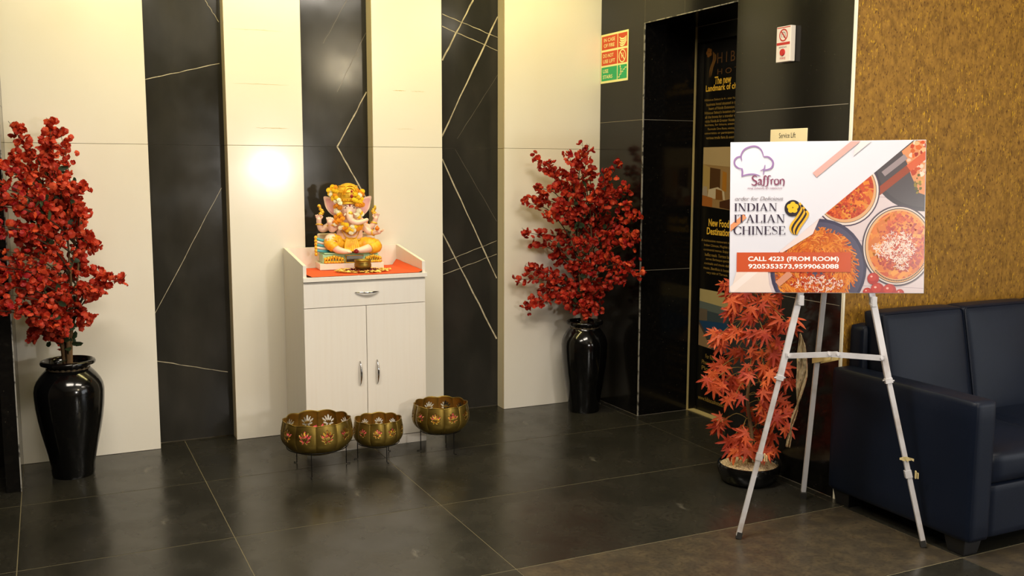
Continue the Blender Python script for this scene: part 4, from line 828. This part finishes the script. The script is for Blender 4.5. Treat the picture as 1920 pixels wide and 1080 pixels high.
for s, b in (('IN CASE', (0.035, 0.250, 0.165, 0.272)), ('OF FIRE', (0.035, 0.216, 0.160, 0.238)), ('DO NOT', (0.028, 0.155, 0.150, 0.177)), ('USE LIFT', (0.028, 0.121, 0.168, 0.143)), ('USE', (0.028, 0.062, 0.092, 0.084)), ('STAIRS', (0.028, 0.027, 0.140, 0.049))): text(s, b, fs_, 'sign_glow', P0, 0.0040, 0.012)
sm = MB()
def flat(mb, polys, P, d, col=None):
    for q in polys: mb.add([P(x, y, d) for x, y in q], [tuple(range(len(q)))], col)
for k in range(4): flat(sm, ribbon(spl2([(0.216+0.006*k % 0.012, 0.262-0.015*k), (0.240, 0.250-0.013*k), (0.270, 0.250-0.012*k), (0.297, 0.262-0.008*k)], 4), [0.004, 0.006, 0.008, 0.009, 0.010, 0.010, 0.010, 0.009, 0.008, 0.007, 0.006, 0.005, 0.004]), P0, 0.0040)
flat(sm, ribbon(ell(0.252, 0.149, 0.036, 0.036, 30) + [(0.288, 0.149)], 0.007), P0, 0.0040); flat(sm, ribbon([(0.228, 0.174), (0.277, 0.124)], 0.007), P0, 0.00405)
for x in (0.243, 0.261): flat(sm, [ell(x, 0.163, 0.004, 0.004, 8)], P0, 0.0040); flat(sm, ribbon([(x, 0.157), (x, 0.136)], 0.006), P0, 0.0040)
flat(sm, ribbon([(0.206, 0.026), (0.224, 0.026), (0.224, 0.042), (0.242, 0.042), (0.242, 0.056), (0.262, 0.056), (0.262, 0.068), (0.282, 0.068), (0.282, 0.078), (0.300, 0.078)], 0.005), P0, 0.0040)
flat(sm, [ell(0.230, 0.088, 0.006, 0.006, 10)], P0, 0.0040); flat(sm, ribbon([(0.232, 0.081), (0.238, 0.064), (0.246, 0.050)], 0.007), P0, 0.0040); flat(sm, ribbon([(0.236, 0.068), (0.232, 0.050)], 0.006), P0, 0.0040); flat(sm, ribbon([(0.233, 0.078), (0.246, 0.070)], 0.004), P0, 0.0040)
sm.build('pictogram', 'sign_glow', fs_, fix=False)
fb = thing('fire_switch', 'small white and red fire switch box high on the granite pier', 'switch', (XS-0.001, -1.668, 1.992)); Q0 = WP(0, 0, 0)
MB().box(-0.030, 0.0, -0.098, 0.0, 0.0, 0.164).build('case', 'plastic_white', fb, bevel=(0.003, 2))
MB().box(-0.0306, -0.0298, -0.094, -0.004, 0.078, 0.090).box(-0.0306, -0.0298, -0.094, -0.004, 0.156, 0.160).build('red_band', 'plastic_red', fb)
sm = MB(); flat(sm, ribbon(ell(0.049, 0.123, 0.026, 0.026, 28) + [(0.075, 0.123)], 0.006), Q0, 0.0309); flat(sm, ribbon([(0.032, 0.142), (0.067, 0.104)], 0.006), Q0, 0.0310); sm.build('prohibition_mark', 'plastic_red', fb, fix=False)
sm = MB(); flat(sm, ribbon(spl2([(0.040, 0.112), (0.036, 0.124), (0.044, 0.136), (0.058, 0.134), (0.062, 0.120), (0.056, 0.110), (0.048, 0.122), (0.052, 0.130)], 4), 0.003), Q0, 0.0308); sm.build('flame_mark', 'ink_grey', fb, fix=False)
o = MB().tube([(-0.0295, -0.047, 0.044), (-0.036, -0.047, 0.044)], [0.017, 0.015], 20).build('button', 'plastic_red', fb, 60)
text('BREAK', (0.022, 0.064, 0.076, 0.072), fb, 'ink_grey', Q0, 0.0309); text('FIRE', (0.030, 0.012, 0.068, 0.022), fb, 'plastic_red', Q0, 0.0309)
sl = thing('lift_plate', 'cream name plate reading Service Lift above the board', 'sign', (XS-0.001, -1.618, 1.618)); MB().box(-0.005, 0, -0.254, 0.0, 0.0, 0.064).build('plate', 'plate_cream', sl, bevel=(0.003, 2)); text('Service Lift', (0.064, 0.022, 0.178, 0.046), sl, 'ink_black', Q0, 0.0056)

# ------------------------------------------------------------------ tall poster on the lift door
PZ = 0.03; po = thing('hotel_poster', 'tall black hotel poster with gold lettering and photos inside the lift recess', 'poster', (XD-0.001, -0.52, PZ)); PWD, PHT = 0.65, 2.17
MB().box(-0.003, 0, -PWD, 0.006, 0.0, PHT).build('sheet', 'poster_black', po); R0 = WP(0, 0, 0)
def pt(s, y0, z0, y1, z1, m='ink_gold', bold=0.0): text(s, (-0.52-y0, z0-PZ, -0.52-y1, z1-PZ), po, m, R0, 0.0036, bold)
pt('H I B I S C U S', -0.640, 2.105, -1.13, 2.165, 'ink_bronze'); pt('H O T E L S', -0.645, 2.040, -1.02, 2.072, 'ink_bronze')
pt('The new', -0.620, 1.985, -0.775, 2.030, 'ink_gold', 0.02); pt('Landmark of city', -0.538, 1.937, -0.850, 1.985, 'ink_gold', 0.02)
body = ['Hibiscus Select is 4 - star luxury', 'business hotel situated in the', 'heart of Noida Extension.', "Hibiscus Select's location checks", 'all the boxes for a traveler who', 'visits Noida & Greater Noida for', 'business, for leisure, attending', 'Formula One Race, visiting', 'universities or participating in', 'various trade fairs & events.']
for k, s in enumerate(body): hw = 0.0049*len(s); pt(s, -0.695+hw, 1.888-k*0.0245, -0.695-hw, 1.905-k*0.0245, 'ink_gold_dim')
pt('New Food', -0.600, 1.150, -0.795, 1.195, 'ink_gold', 0.02); pt('Destination', -0.585, 1.100, -0.810, 1.143, 'ink_gold', 0.02)
body = ['A multicuisine restaurant serving', 'Indian Chinese, Mughlai and', 'continental menus. Enjoy the', 'buffet meals. Terrace bar', 'serves Barbeque special', 'cocktails and music daily.', 'music, Benificia is located', 'very side of Terrace.']
for k, s in enumerate(body): hw = 0.0049*len(s); pt(s, -0.695+hw, 1.052-k*0.0275, -0.695-hw, 1.071-k*0.0275, 'ink_gold_dim')
for s, z, w_ in (('For Reservation', 0.345, 0.17), ('Phone & Address', 0.305, 0.24), ('Plot Sector', 0.268, 0.24), ('Gautam Buddha Nagar', 0.205, 0.25), ('UP-201301', 0.165, 0.15), ('www.hibiscushotels.com', 0.078, 0.30)): pt(s, -0.69+w_/2, z, -0.69-w_/2, z+0.026, 'ink_gold_dim')
sm = MB(); PB = lambda y, z, d: (-d, y+0.52, z-PZ)
gb = lin(120, 84, 40)
for k in range(5): flat(sm, [ell(-0.560+0.016*math.cos(2*PI*k/5), 2.175+0.016*math.sin(2*PI*k/5), 0.014, 0.012, 10)], PB, 0.0036+k*1e-5, lin(150, 96, 40))
for k in range(3): flat(sm, ribbon(spl2([(-0.600-0.011*k, 2.175-0.008*k), (-0.602-0.011*k, 2.13), (-0.575-0.011*k, 2.08), (-0.567-0.010*k, 2.03)], 5), [0.008]*12+[0.006, 0.004, 0.002, 0.001]), PB, 0.0036, gb)
sm.build('emblem', 'sign_print', po, fix=False)
def scene_print(nm, items, d=0.0034):
    sm = MB()
    for k, (poly, c) in enumerate(items): flat(sm, [poly], PB, d+k*4e-5, tuple(v*0.6 for v in lin(*c)[:3])+(1,))
    sm.build(nm, 'sign_print', po, fix=False)
yA, yB = -0.530, -0.860
scene_print('bedroom_photo', [([(yA, 1.27), (yB, 1.25), (yB, 1.62), (yA, 1.62)], (176, 140, 92)), ([(yA, 1.52), (yB, 1.50), (yB, 1.62), (yA, 1.62)], (206, 178, 132)), ([(yA, 1.36), (-0.60, 1.36), (-0.60, 1.50), (yA, 1.52)], (196, 164, 100)), ([(-0.60, 1.37), (-0.70, 1.37), (-0.70, 1.49), (-0.60, 1.50)], (92, 60, 30)), ([(-0.72, 1.36), (-0.76, 1.36), (-0.76, 1.47), (-0.72, 1.48)], (196, 130, 40)), ([(-0.58, 1.32), (-0.75, 1.31), (-0.74, 1.36), (-0.68, 1.385), (-0.59, 1.37)], (226, 206, 176)), ([(-0.66, 1.31), (-0.73, 1.31), (-0.72, 1.365), (-0.66, 1.375)], (142, 92, 40)), ([(yA, 1.33), (-0.58, 1.33), (-0.575, 1.385), (-0.54, 1.39), (yA, 1.37)], (188, 168, 148)), ([(yA, 1.27), (-0.63, 1.265), (-0.63, 1.32), (yA, 1.335)], (186, 110, 46)), ([(-0.70, 1.265), (yB, 1.25), (yB, 1.33), (-0.70, 1.30)], (84, 48, 26))])
scene_print('terrace_photo', [([(yA, 0.415), (yB, 0.40), (yB, 0.765), (yA, 0.765)], (70, 84, 92)), ([(yA, 0.665), (yB, 0.65), (yB, 0.765), (yA, 0.765)], (206, 186, 130)), ([(yA, 0.64), (yB, 0.63), (yB, 0.675), (yA, 0.69)], (110, 120, 116)), ([(yA, 0.57), (-0.61, 0.575), (-0.61, 0.645), (yA, 0.645)], (118, 104, 88)), ([(yA, 0.53), (yB, 0.42), (yB, 0.59), (-0.62, 0.575), (yA, 0.565)], (36, 78, 120)), ([(yA, 0.415), (-0.66, 0.41), (yA, 0.545)], (168, 136, 98)), ([(yA, 0.548), (-0.67, 0.41), (-0.70, 0.41), (yA, 0.565)], (92, 78, 64))])

# ------------------------------------------------------------------ seated elephant-headed idol
ID = thing('elephant_idol', 'painted seated elephant-headed idol draped with marigolds on the orange cloth', 'statue', (1.512, -0.125, CT+0.0055), math.radians(-6)); ID.scale = (1.0, 1.0, 0.955)
MB().box(-0.176, 0.176, -0.085, 0.085, 0.0, 0.036).build('plinth', 'marble_white', ID, bevel=(0.003, 2))
MB().box(-0.158, 0.150, -0.072, 0.075, 0.036, 0.088).build('throne', 'idol_green', ID, bevel=(0.006, 3))
MB().box(-0.150, 0.145, -0.078, 0.07, 0.088, 0.097).build('seat_slab', 'idol_green', ID, bevel=(0.004, 2))
MB().box(-0.166, 0.158, 0.05, 0.078, 0.036, 0.20).build('throne_back', 'marble_white', ID, bevel=(0.01, 3))
pq = MB().box(-0.030, 0.060, -0.080, -0.070, 0.042, 0.078).build('plaque', 'brushed_steel', ID, bevel=(0.001, 1))
MB().tube([(-0.033, -0.080, 0.040), (0.063, -0.080, 0.040), (0.063, -0.080, 0.080), (-0.033, -0.080, 0.080), (-0.033, -0.080, 0.040)], 0.003, 6).build('plaque_frame', 'idol_gold', pq, 60)
ri = random.Random(8)
for x0, x1 in ((-0.150, -0.045), (0.075, 0.160)):
    mb = MB(); n = 7
    for k in range(n):
        x = x0+(x1-x0)*(k+0.5)/n; h = 0.050-0.030*abs((k+0.5)/n-0.5)*1.2; mb.ball((x, -0.076, 0.037+h*0.75), (0.010, 0.007, 0.010), 8, 6); mb.ball((x+0.003, -0.080, 0.044), (0.011, 0.008, 0.008), 8, 6)
        mb.tube(smooth_path([(x-0.008, -0.08, 0.040), (x-0.004, -0.084, 0.040+h*0.5), (x+0.006, -0.083, 0.040+h*0.7), (x+0.008, -0.083, 0.040+h*0.4)], 3), 0.0035, 6)
    mb.build('scroll_ornament', 'idol_gold', ID, 60)
mb = MB()
for k in range(6): mb.ball((-0.186, -0.03, 0.088+k*0.019), (0.010, 0.010, 0.012), 8, 6)
mb.build('side_post', 'idol_gold', ID, 60)
for k in range(5): MB().tube(smooth_path([(-0.180, -0.030, 0.176-k*0.017), (-0.150, -0.04, 0.165-k*0.015), (-0.115, -0.03, 0.160-k*0.014), (-0.10, 0.0, 0.16-k*0.013)], 4), 0.0085, 8).build('blue_fold', 'idol_blue' if k % 2 == 0 else 'marble_white', ID, 60)
# body: one remeshed surface
mb = MB(); mb.ball((0, -0.012, 0.198), (0.075, 0.064, 0.072), 20, 14); mb.ball((0, 0.0, 0.262), (0.070, 0.048, 0.046), 18, 12); mb.ball((-0.005, -0.028, 0.346), (0.054, 0.050, 0.052), 20, 14); mb.ball((-0.005, -0.015, 0.315), (0.040, 0.04, 0.04), 14, 10)
def limb(pts, rad, n=5): 
    q = smooth_path(pts, n); k = len(rad)-1; mb.tube(q, [rad[min(int(i/(len(q)-1)*k), k-1)]*(1-(i/(len(q)-1)*k-min(int(i/(len(q)-1)*k), k-1))) + rad[min(int(i/(len(q)-1)*k), k-1)+1]*(i/(len(q)-1)*k-min(int(i/(len(q)-1)*k), k-1)) for i in range(len(q))], 12); mb.ball(q[0], rad[0], 12, 8); mb.ball(q[-1], rad[-1], 12, 8)
limb([(-0.006, -0.066, 0.334), (-0.010, -0.086, 0.308), (-0.004, -0.094, 0.280), (0.025, -0.097, 0.268), (0.058, -0.092, 0.273), (0.084, -0.085, 0.282)], [0.015, 0.019, 0.018, 0.016, 0.014, 0.011])
limb([(-0.062, 0.008, 0.275), (-0.118, 0.0, 0.240), (-0.150, -0.006, 0.228), (-0.164, -0.012, 0.258), (-0.166, -0.018, 0.285)], [0.024, 0.021, 0.018, 0.014, 0.014])
limb([(0.062, 0.008, 0.275), (0.095, 0.0, 0.240), (0.120, -0.006, 0.236), (0.140, -0.012, 0.262), (0.148, -0.018, 0.288)], [0.024, 0.021, 0.018, 0.014, 0.014])
limb([(-0.062, -0.015, 0.270), (-0.098, -0.045, 0.228), (-0.112, -0.068, 0.250), (-0.118, -0.080, 0.272)], [0.024, 0.019, 0.014, 0.015])
limb([(0.062, -0.015, 0.270), (0.102, -0.035, 0.214), (0.128, -0.060, 0.206), (0.152, -0.078, 0.212)], [0.024, 0.020, 0.014, 0.014])
limb([(-0.035, -0.02, 0.135), (-0.100, -0.052, 0.172), (-0.112, -0.068, 0.158), (-0.085, -0.085, 0.120), (-0.055, -0.096, 0.108), (-0.022, -0.108, 0.104)], [0.042, 0.036, 0.033, 0.022, 0.018, 0.013])
limb([(0.035, -0.02, 0.135), (0.105, -0.048, 0.140), (0.130, -0.058, 0.130), (0.085, -0.086, 0.118), (0.045, -0.096, 0.110), (0.018, -0.098, 0.108)], [0.042, 0.038, 0.036, 0.024, 0.018, 0.013])
for cx, cy, cz, dr_ in ((-0.168, -0.020, 0.292, 1), (0.150, -0.020, 0.295, -1), (-0.119, -0.083, 0.280, 1), (0.158, -0.084, 0.216, -1)):       # fingers and thumb
    for k in range(4):
        a = (k-1.5)*0.28; L = 0.024-0.003*abs(k-1.5); curl_ = 0.010 if abs(cx) > 0.14 else 0.003
        if cz < 0.25: mb.tube([(cx+0.004*(k-1.5), cy, cz), (cx+0.010, cy-0.010-0.004*k, cz+0.004), (cx+0.016, cy-0.014-0.003*k, cz+0.014)], [0.0052, 0.0046, 0.0038], 7)
        else: mb.tube([(cx+0.006*(k-1.5), cy, cz), (cx+0.006*(k-1.5)+math.sin(a)*L*0.6, cy-0.003, cz+L*0.6), (cx+0.006*(k-1.5)+math.sin(a)*L, cy-curl_, cz+L)], [0.0052, 0.0047, 0.0038], 7)
    mb.tube([(cx+dr_*0.010, cy, cz-0.006), (cx+dr_*0.019, cy-0.006, cz+0.004), (cx+dr_*0.021, cy-0.008, cz+0.012)], [0.0056, 0.005, 0.004], 7)
for k in range(4): mb.ball((-0.026+0.006*k, -0.121+0.002*k, 0.102), (0.0042, 0.006, 0.0042), 8, 6)
o = mb.build('body', 'idol_skin', ID, 180, fix=False); m_ = o.modifiers.new('remesh', 'REMESH'); m_.mode = 'VOXEL'; m_.voxel_size = 0.0024; m_.use_smooth_shade = True; m_ = o.modifiers.new('smooth', 'SMOOTH'); m_.iterations = 3; m_.factor = 0.5
# ears: curved fans
for s in (-1, 1):
    out = spl2([(0.040, 0.372), (0.075, 0.402), (0.128, 0.416), (0.128, 0.385), (0.118, 0.345), (0.092, 0.312), (0.062, 0.302), (0.045, 0.322), (0.040, 0.372)], 5)[:-1]; n = len(out); cx, cz = 0.078, 0.355
    for nm, sc_, m, dy, th in (('ear', 1.0, 'idol_skin', 0.0, 0.010), ('inner_ear', 0.80, 'idol_pink', -0.0065, 0.003)):
        vs = []; rings = 4
        for side in (0, 1):
            for k in range(rings+1):
                f = k/rings
                for (x, z) in out:
                    xx, zz = cx+(x-cx)*f*sc_, cz+(z-cz)*f*sc_; yy = -0.012 + dy - 0.012*(1-f*f)*0 + 0.10*(xx-0.04)**2/0.09*1.0 - 0.004*math.sin((zz-0.30)*60)*f + (th*0.5*math.sqrt(max(0, 1-f*f*0.9)))*(1 if side else -1)
                    vs.append((s*xx-0.004, yy, zz))
        fs = []; W = n*(rings+1)
        for side in (0, 1):
            for k in range(rings):
                for i in range(n): fs.append((side*W+k*n+i, side*W+k*n+(i+1) % n, side*W+(k+1)*n+(i+1) % n, side*W+(k+1)*n+i))
        for i in range(n): fs.append((rings*n+i, rings*n+(i+1) % n, W+rings*n+(i+1) % n, W+rings*n+i))
        e = MB().add(vs, fs).build(nm, m, ID if nm == 'ear' else ear_o, 60)
        if nm == 'ear': ear_o = e
# crown
cr_ = MB().lathe([(0.0, 0.372), (0.050, 0.374), (0.058, 0.384), (0.056, 0.392), (0.062, 0.402), (0.065, 0.425), (0.062, 0.450), (0.052, 0.470), (0.034, 0.484), (0.014, 0.491), (0.0, 0.492)], 28, (-0.004, -0.018, 0)).build('crown', 'idol_gold', ID, 60)
for q in ((0.060, 0.404), (0.0645, 0.440), (0.050, 0.474)): MB().tube([(-0.004+q[0]*math.cos(2*PI*k/28), -0.018+q[0]*math.sin(2*PI*k/28), q[1]) for k in range(29)], 0.0036, 6, False).build('crown_band', 'idol_yellow', cr_, 60)
for k in range(14): a = PI+PI*k/13; MB().ball((-0.004+0.060*math.cos(a), -0.018+0.060*math.sin(a), 0.394), 0.0048, 8, 6).build('crown_bead', 'idol_yellow', cr_, 180)
for z, s in ((0.418, 0.010), (0.445, 0.007)): MB().ball((0.004, -0.083, z), (s*0.8, 0.005, s), 10, 8).build('gem', 'idol_red', cr_, 180)
for rr_ in (0.030, 0.040): MB().tube([(-0.004+rr_*math.cos(PI*k/14), -0.079+0.10*(rr_*math.sin(PI*k/14))**1.4, 0.425+1.35*rr_*math.sin(PI*k/14)) for k in range(15)], 0.0038, 6).build('crown_arch', 'idol_yellow', cr_, 60)
MB().tube([(-0.048, -0.045, 0.370), (-0.03, -0.070, 0.376), (-0.004, -0.079, 0.378), (0.022, -0.070, 0.376), (0.040, -0.045, 0.370)], 0.005, 8).build('head_band', 'idol_gold', ID, 60)
# face
for s in (-1, 1):
    e = MB().ball((-0.006+s*0.024, -0.071, 0.352), (0.0085, 0.004, 0.0042), 10, 8).build('eye', 'marble_white', ID, 180); MB().ball((-0.006+s*0.023, -0.0745, 0.352), (0.0042, 0.002, 0.0036), 8, 6).build('pupil', 'idol_dark', e, 180)
    MB().tube(smooth_path([(-0.006+s*0.012, -0.0755, 0.360), (-0.006+s*0.024, -0.0735, 0.3655), (-0.006+s*0.037, -0.066, 0.361)], 4), 0.0016, 6).build('eyebrow', 'idol_dark', ID, 60)
    MB().tube(smooth_path([(-0.006+s*0.024, -0.070, 0.318), (-0.006+s*0.030, -0.082, 0.310), (-0.006+s*0.034, -0.090, 0.312)], 3), [0.005, 0.005, 0.005, 0.004, 0.0035, 0.003, 0.002], 8).build('tusk', 'marble_white', ID, 60)
MB().ball((-0.006, -0.0785, 0.366), (0.0042, 0.0025, 0.008), 8, 6).build('forehead_mark', 'idol_red', ID, 180)
MB().ball((-0.006, -0.098, 0.322), (0.012, 0.005, 0.011), 10, 8).build('trunk_ornament', 'idol_gold', ID, 180)
# clothing and jewellery
mb = MB()
for pts, rad in (([(-0.035, -0.018, 0.132), (-0.095, -0.050, 0.166), (-0.112, -0.068, 0.150), (-0.092, -0.084, 0.122)], (0.047, 0.040, 0.037, 0.027)), ([(0.035, -0.018, 0.132), (0.100, -0.048, 0.138), (0.131, -0.060, 0.128), (0.095, -0.086, 0.116)], (0.047, 0.043, 0.041, 0.029))):
    q = smooth_path(pts, 9); rr_ = []
    for i in range(len(q)):
        f = i/(len(q)-1)*3; k = min(int(f), 2); rr_.append((rad[k]*(1-f+k)+rad[k+1]*(f-k))*(1+0.045*math.sin(i*2.1)))
    mb.tube(q, rr_, 14)
o = mb.build('dhoti', 'idol_yellow', ID, 70)
mb = MB()
for k in range(7):
    x = -0.036+k*0.012; mb.tube(smooth_path([(x*0.6, -0.068, 0.178), (x*0.9, -0.082, 0.145), (x, -0.092, 0.104)], 4), [0.0085]*9, 8)
mb.build('dhoti_front', 'idol_yellow', ID, 60)
for k, (x, y, z, ax) in enumerate(((-0.163, -0.011, 0.255, (0.1, 0.2, 1)), (0.139, -0.011, 0.259, (0.3, 0.2, 1)), (-0.113, -0.069, 0.252, (0.1, 0.3, 1)), (0.125, -0.058, 0.206, (1, -0.9, 0.2)), (-0.10, 0.004, 0.252, (1, 0, 0.6)), (0.088, 0.004, 0.248, (-1, 0, 0.8)))):
    a = Vector(ax).normalized(); u = a.orthogonal().normalized(); v = a.cross(u); r_ = 0.0165 if k < 4 else 0.024
    MB().tube([Vector((x, y, z))+u*r_*math.cos(2*PI*i/18)+v*r_*math.sin(2*PI*i/18) for i in range(19)], 0.0042, 6, False).build('bangle', 'idol_gold' if k < 4 else 'idol_orange', ID, 60)
for k, (w_, d_) in enumerate(((0.040, 0.035), (0.052, 0.055), (0.030, 0.02))): MB().tube(smooth_path([(-w_, -0.058, 0.232), (-w_*0.6, -0.076, 0.232-d_*0.8), (0.004, -0.081, 0.232-d_), (w_*0.6, -0.076, 0.232-d_*0.8), (w_, -0.058, 0.232)], 5), 0.0026, 6).build('necklace', 'idol_gold', ID, 60)
MB().tube(smooth_path([(-0.068, -0.03, 0.176), (-0.04, -0.068, 0.168), (0.0, -0.078, 0.165), (0.04, -0.068, 0.168), (0.068, -0.03, 0.176)], 5), 0.006, 8).build('waist_band', 'idol_gold', ID, 60)
for x, nm in ((-0.158, 'axe'), (0.142, 'goad')):
    mb = MB(); mb.tube([(x, -0.024, 0.285), (x+(0.004 if x < 0 else -0.002), -0.022, 0.345)], 0.004, 8); s = 1 if x < 0 else -1
    for k in range(5): mb.ball((x+s*(0.004+0.006*math.sin(k*1.3)), -0.024, 0.318+k*0.009), (0.014-0.0018*k, 0.008, 0.010), 10, 8)
    if x < 0: mb.ball((x-0.006, -0.024, 0.362), (0.010, 0.006, 0.010), 8, 6)
    mb.build(nm, 'idol_gold', ID, 60)
MB().ball((0.140, -0.090, 0.232), (0.013, 0.013, 0.012), 12, 8).ball((0.140, -0.090, 0.243), (0.006, 0.006, 0.007), 8, 6).build('sweet', 'idol_orange', ID, 180)
def ruffle(seed):
    r = random.Random(seed); mb = MB()
    for ring, (rad, z, n, tilt) in enumerate(((1.0, 0.0, 11, 0.25), (0.75, 0.28, 9, 0.6), (0.42, 0.48, 6, 1.0))):
        for k in range(n):
            a = 2*PI*k/n+ring*0.3; c, s = math.cos(a), math.sin(a); w_ = rad*0.36; P = lambda l, v, zz: (c*l-s*v, s*l+c*v, zz)
            mb.add([P(rad*0.25, 0, z-0.15), P(rad*0.8, -w_, z), P(rad*1.0, 0, z+tilt*0.35), P(rad*0.8, w_, z)], [(0, 1, 2), (0, 2, 3)])
    mb.ball((0, 0, 0.05), (0.7, 0.7, 0.5), 8, 5); return mb
RU = ruffle(1); MG = {'o': RU.mesh('marigold', 'marigold_orange', 60), 'y': RU.mesh('marigold', 'marigold_yellow', 60), 'w': RU.mesh('marigold', 'flower_white', 60)}
FL = [(290, 180, 'w', -.03), (300, 150, 'o', -.03), (285, 205, 'y', -.03), (320, 240, 'y', -.05), (345, 285, 'w', -.06), (385, 268, 'w', -.075), (335, 200, 'y', -.05), (368, 328, 'o', -.065), (392, 350, 'o', -.07), (372, 400, 'w', -.06), (350, 395, 'w', -.05), (400, 440, 'o', -.07), (375, 462, 'o', -.06), (328, 500, 'o', -.055), (360, 512, 'o', -.065), (402, 500, 'o', -.075), (420, 555, 'w', -.08), (396, 572, 'w', -.075), (300, 485, 'o', -.045), (585, 190, 'o', -.04), (605, 180, 'y', -.03), (570, 240, 'y', -.06), (602, 262, 'y', -.05), (560, 282, 'y', -.07), (590, 330, 'o', -.06), (562, 325, 'o', -.07), (578, 390, 'w', -.06), (590, 412, 'y', -.055), (560, 432, 'w', -.065), (602, 545, 'y', -.065), (460, 540, 'y', -.088), (490, 582, 'y', -.09), (532, 598, 'w', -.088), (565, 588, 'o', -.082), (438, 572, 'o', -.085), (520, 560, 'w', -.09), (470, 600, 'y', -.088), (505, 620, 'w', -.088), (590, 575, 'o', -.075), (545, 560, 'y', -.085), (350, 130, 'o', -.055), (330, 165, 'y', -.055), (560, 170, 'o', -.055), (395, 300, 'w', -.075), (350, 455, 'o', -.055), (310, 130, 'y', -.03), (275, 165, 'y', -.03), (300, 215, 'w', -.04), (322, 262, 'y', -.055), (360, 245, 'y', -.07), (355, 175, 'y', -.06), (345, 215, 'o', -.06), (545, 205, 'y', -.065), (585, 220, 'w', -.05), (612, 215, 'o', -.04), (590, 295, 'y', -.055), (540, 270, 'y', -.078), (610, 325, 'o', -.05), (345, 345, 'o', -.05), (355, 370, 'w', -.05), (385, 425, 'y', -.065), (420, 470, 'o', -.08), (380, 490, 'o', -.07), (340, 530, 'w', -.06), (600, 430, 'w', -.05), (575, 455, 'y', -.06), (575, 545, 'y', -.075), (425, 530, 'y', -.082), (455, 575, 'o', -.088), (515, 595, 'y', -.092)]
for px, py, c, y in FL:
    x = (px-478)*0.00055; z = (1030-py)*0.000522; o = link('marigold', MG[c], ID); x += (y+0.03)*0.35; o.location = (x, y-0.012, z); s = ri.uniform(0.0125, 0.0165); o.scale = (s, s, s)
    o.rotation_euler = (PI/2+ri.uniform(-.5, .3), ri.uniform(-.4, .4), ri.uniform(-0.5, 0.5))
o = link('red_flower', RU.mesh('red_flower', 'idol_red', 60), ID); o.location = (0.018, -0.115, 0.103); o.scale = (0.019, 0.019, 0.022)

# ------------------------------------------------------------------ brass pot and petals in front of the idol
bp_ = thing('brass_pot', 'small round brass pot among petals in front of the idol', 'pot', (1.528, -0.325, CT+0.006))
MB().lathe([(0.0, 0.0), (0.022, 0.0), (0.036, 0.008), (0.0455, 0.024), (0.046, 0.036), (0.042, 0.048), (0.044, 0.056), (0.047, 0.060), (0.045, 0.062), (0.040, 0.056), (0.038, 0.046), (0.040, 0.034), (0.034, 0.014), (0.0, 0.008)], 32).build('pot', 'brass_old', bp_, 50)
MB().tube([(0.0435*math.cos(2*PI*k/32), 0.0435*math.sin(2*PI*k/32), 0.050) for k in range(33)], 0.0022, 6, False).build('pot_band', 'brass_old', bp_, 60)
for nm, m, lab, n, r0, r1 in (('yellow_petals', 'petal_cream', 'ring of pale yellow petals strewn around the brass pot', 420, 0.095, 0.15), ('red_petals', 'petal_maroon', 'dark red petals strewn close around the brass pot', 330, 0.05, 0.10)):
    mat(m, lin(240, 206, 110) if 'yellow' in nm else lin(110, 20, 34), 0.7); pmb = MB()
    for k in range(n):
        a = ri.uniform(0, 2*PI); d = ri.uniform(r0, r1); p = Vector((1.528+d*math.cos(a), -0.325+d*math.sin(a)*0.72, CT+0.007+ri.uniform(0, 0.009)))
        if p.y > -0.235 or p.x > 1.80 or p.y < -0.462: continue
        q = Quaternion((0, 0, 1), ri.uniform(0, 6.28)) @ Quaternion((1, 0, 0), ri.gauss(0, 0.4)); s = ri.uniform(0.007, 0.012); pmb.add([p + q @ Vector(v) for v in ((-s, 0, 0), (0, -s*0.6, s*0.15), (s, 0, 0.001), (0, s*0.6, s*0.15))], [(0, 1, 2), (0, 2, 3)])
    o = tag(link(nm, pmb.mesh(nm, m)), lab, 'petals'); o['kind'] = 'stuff'
flush_texts()
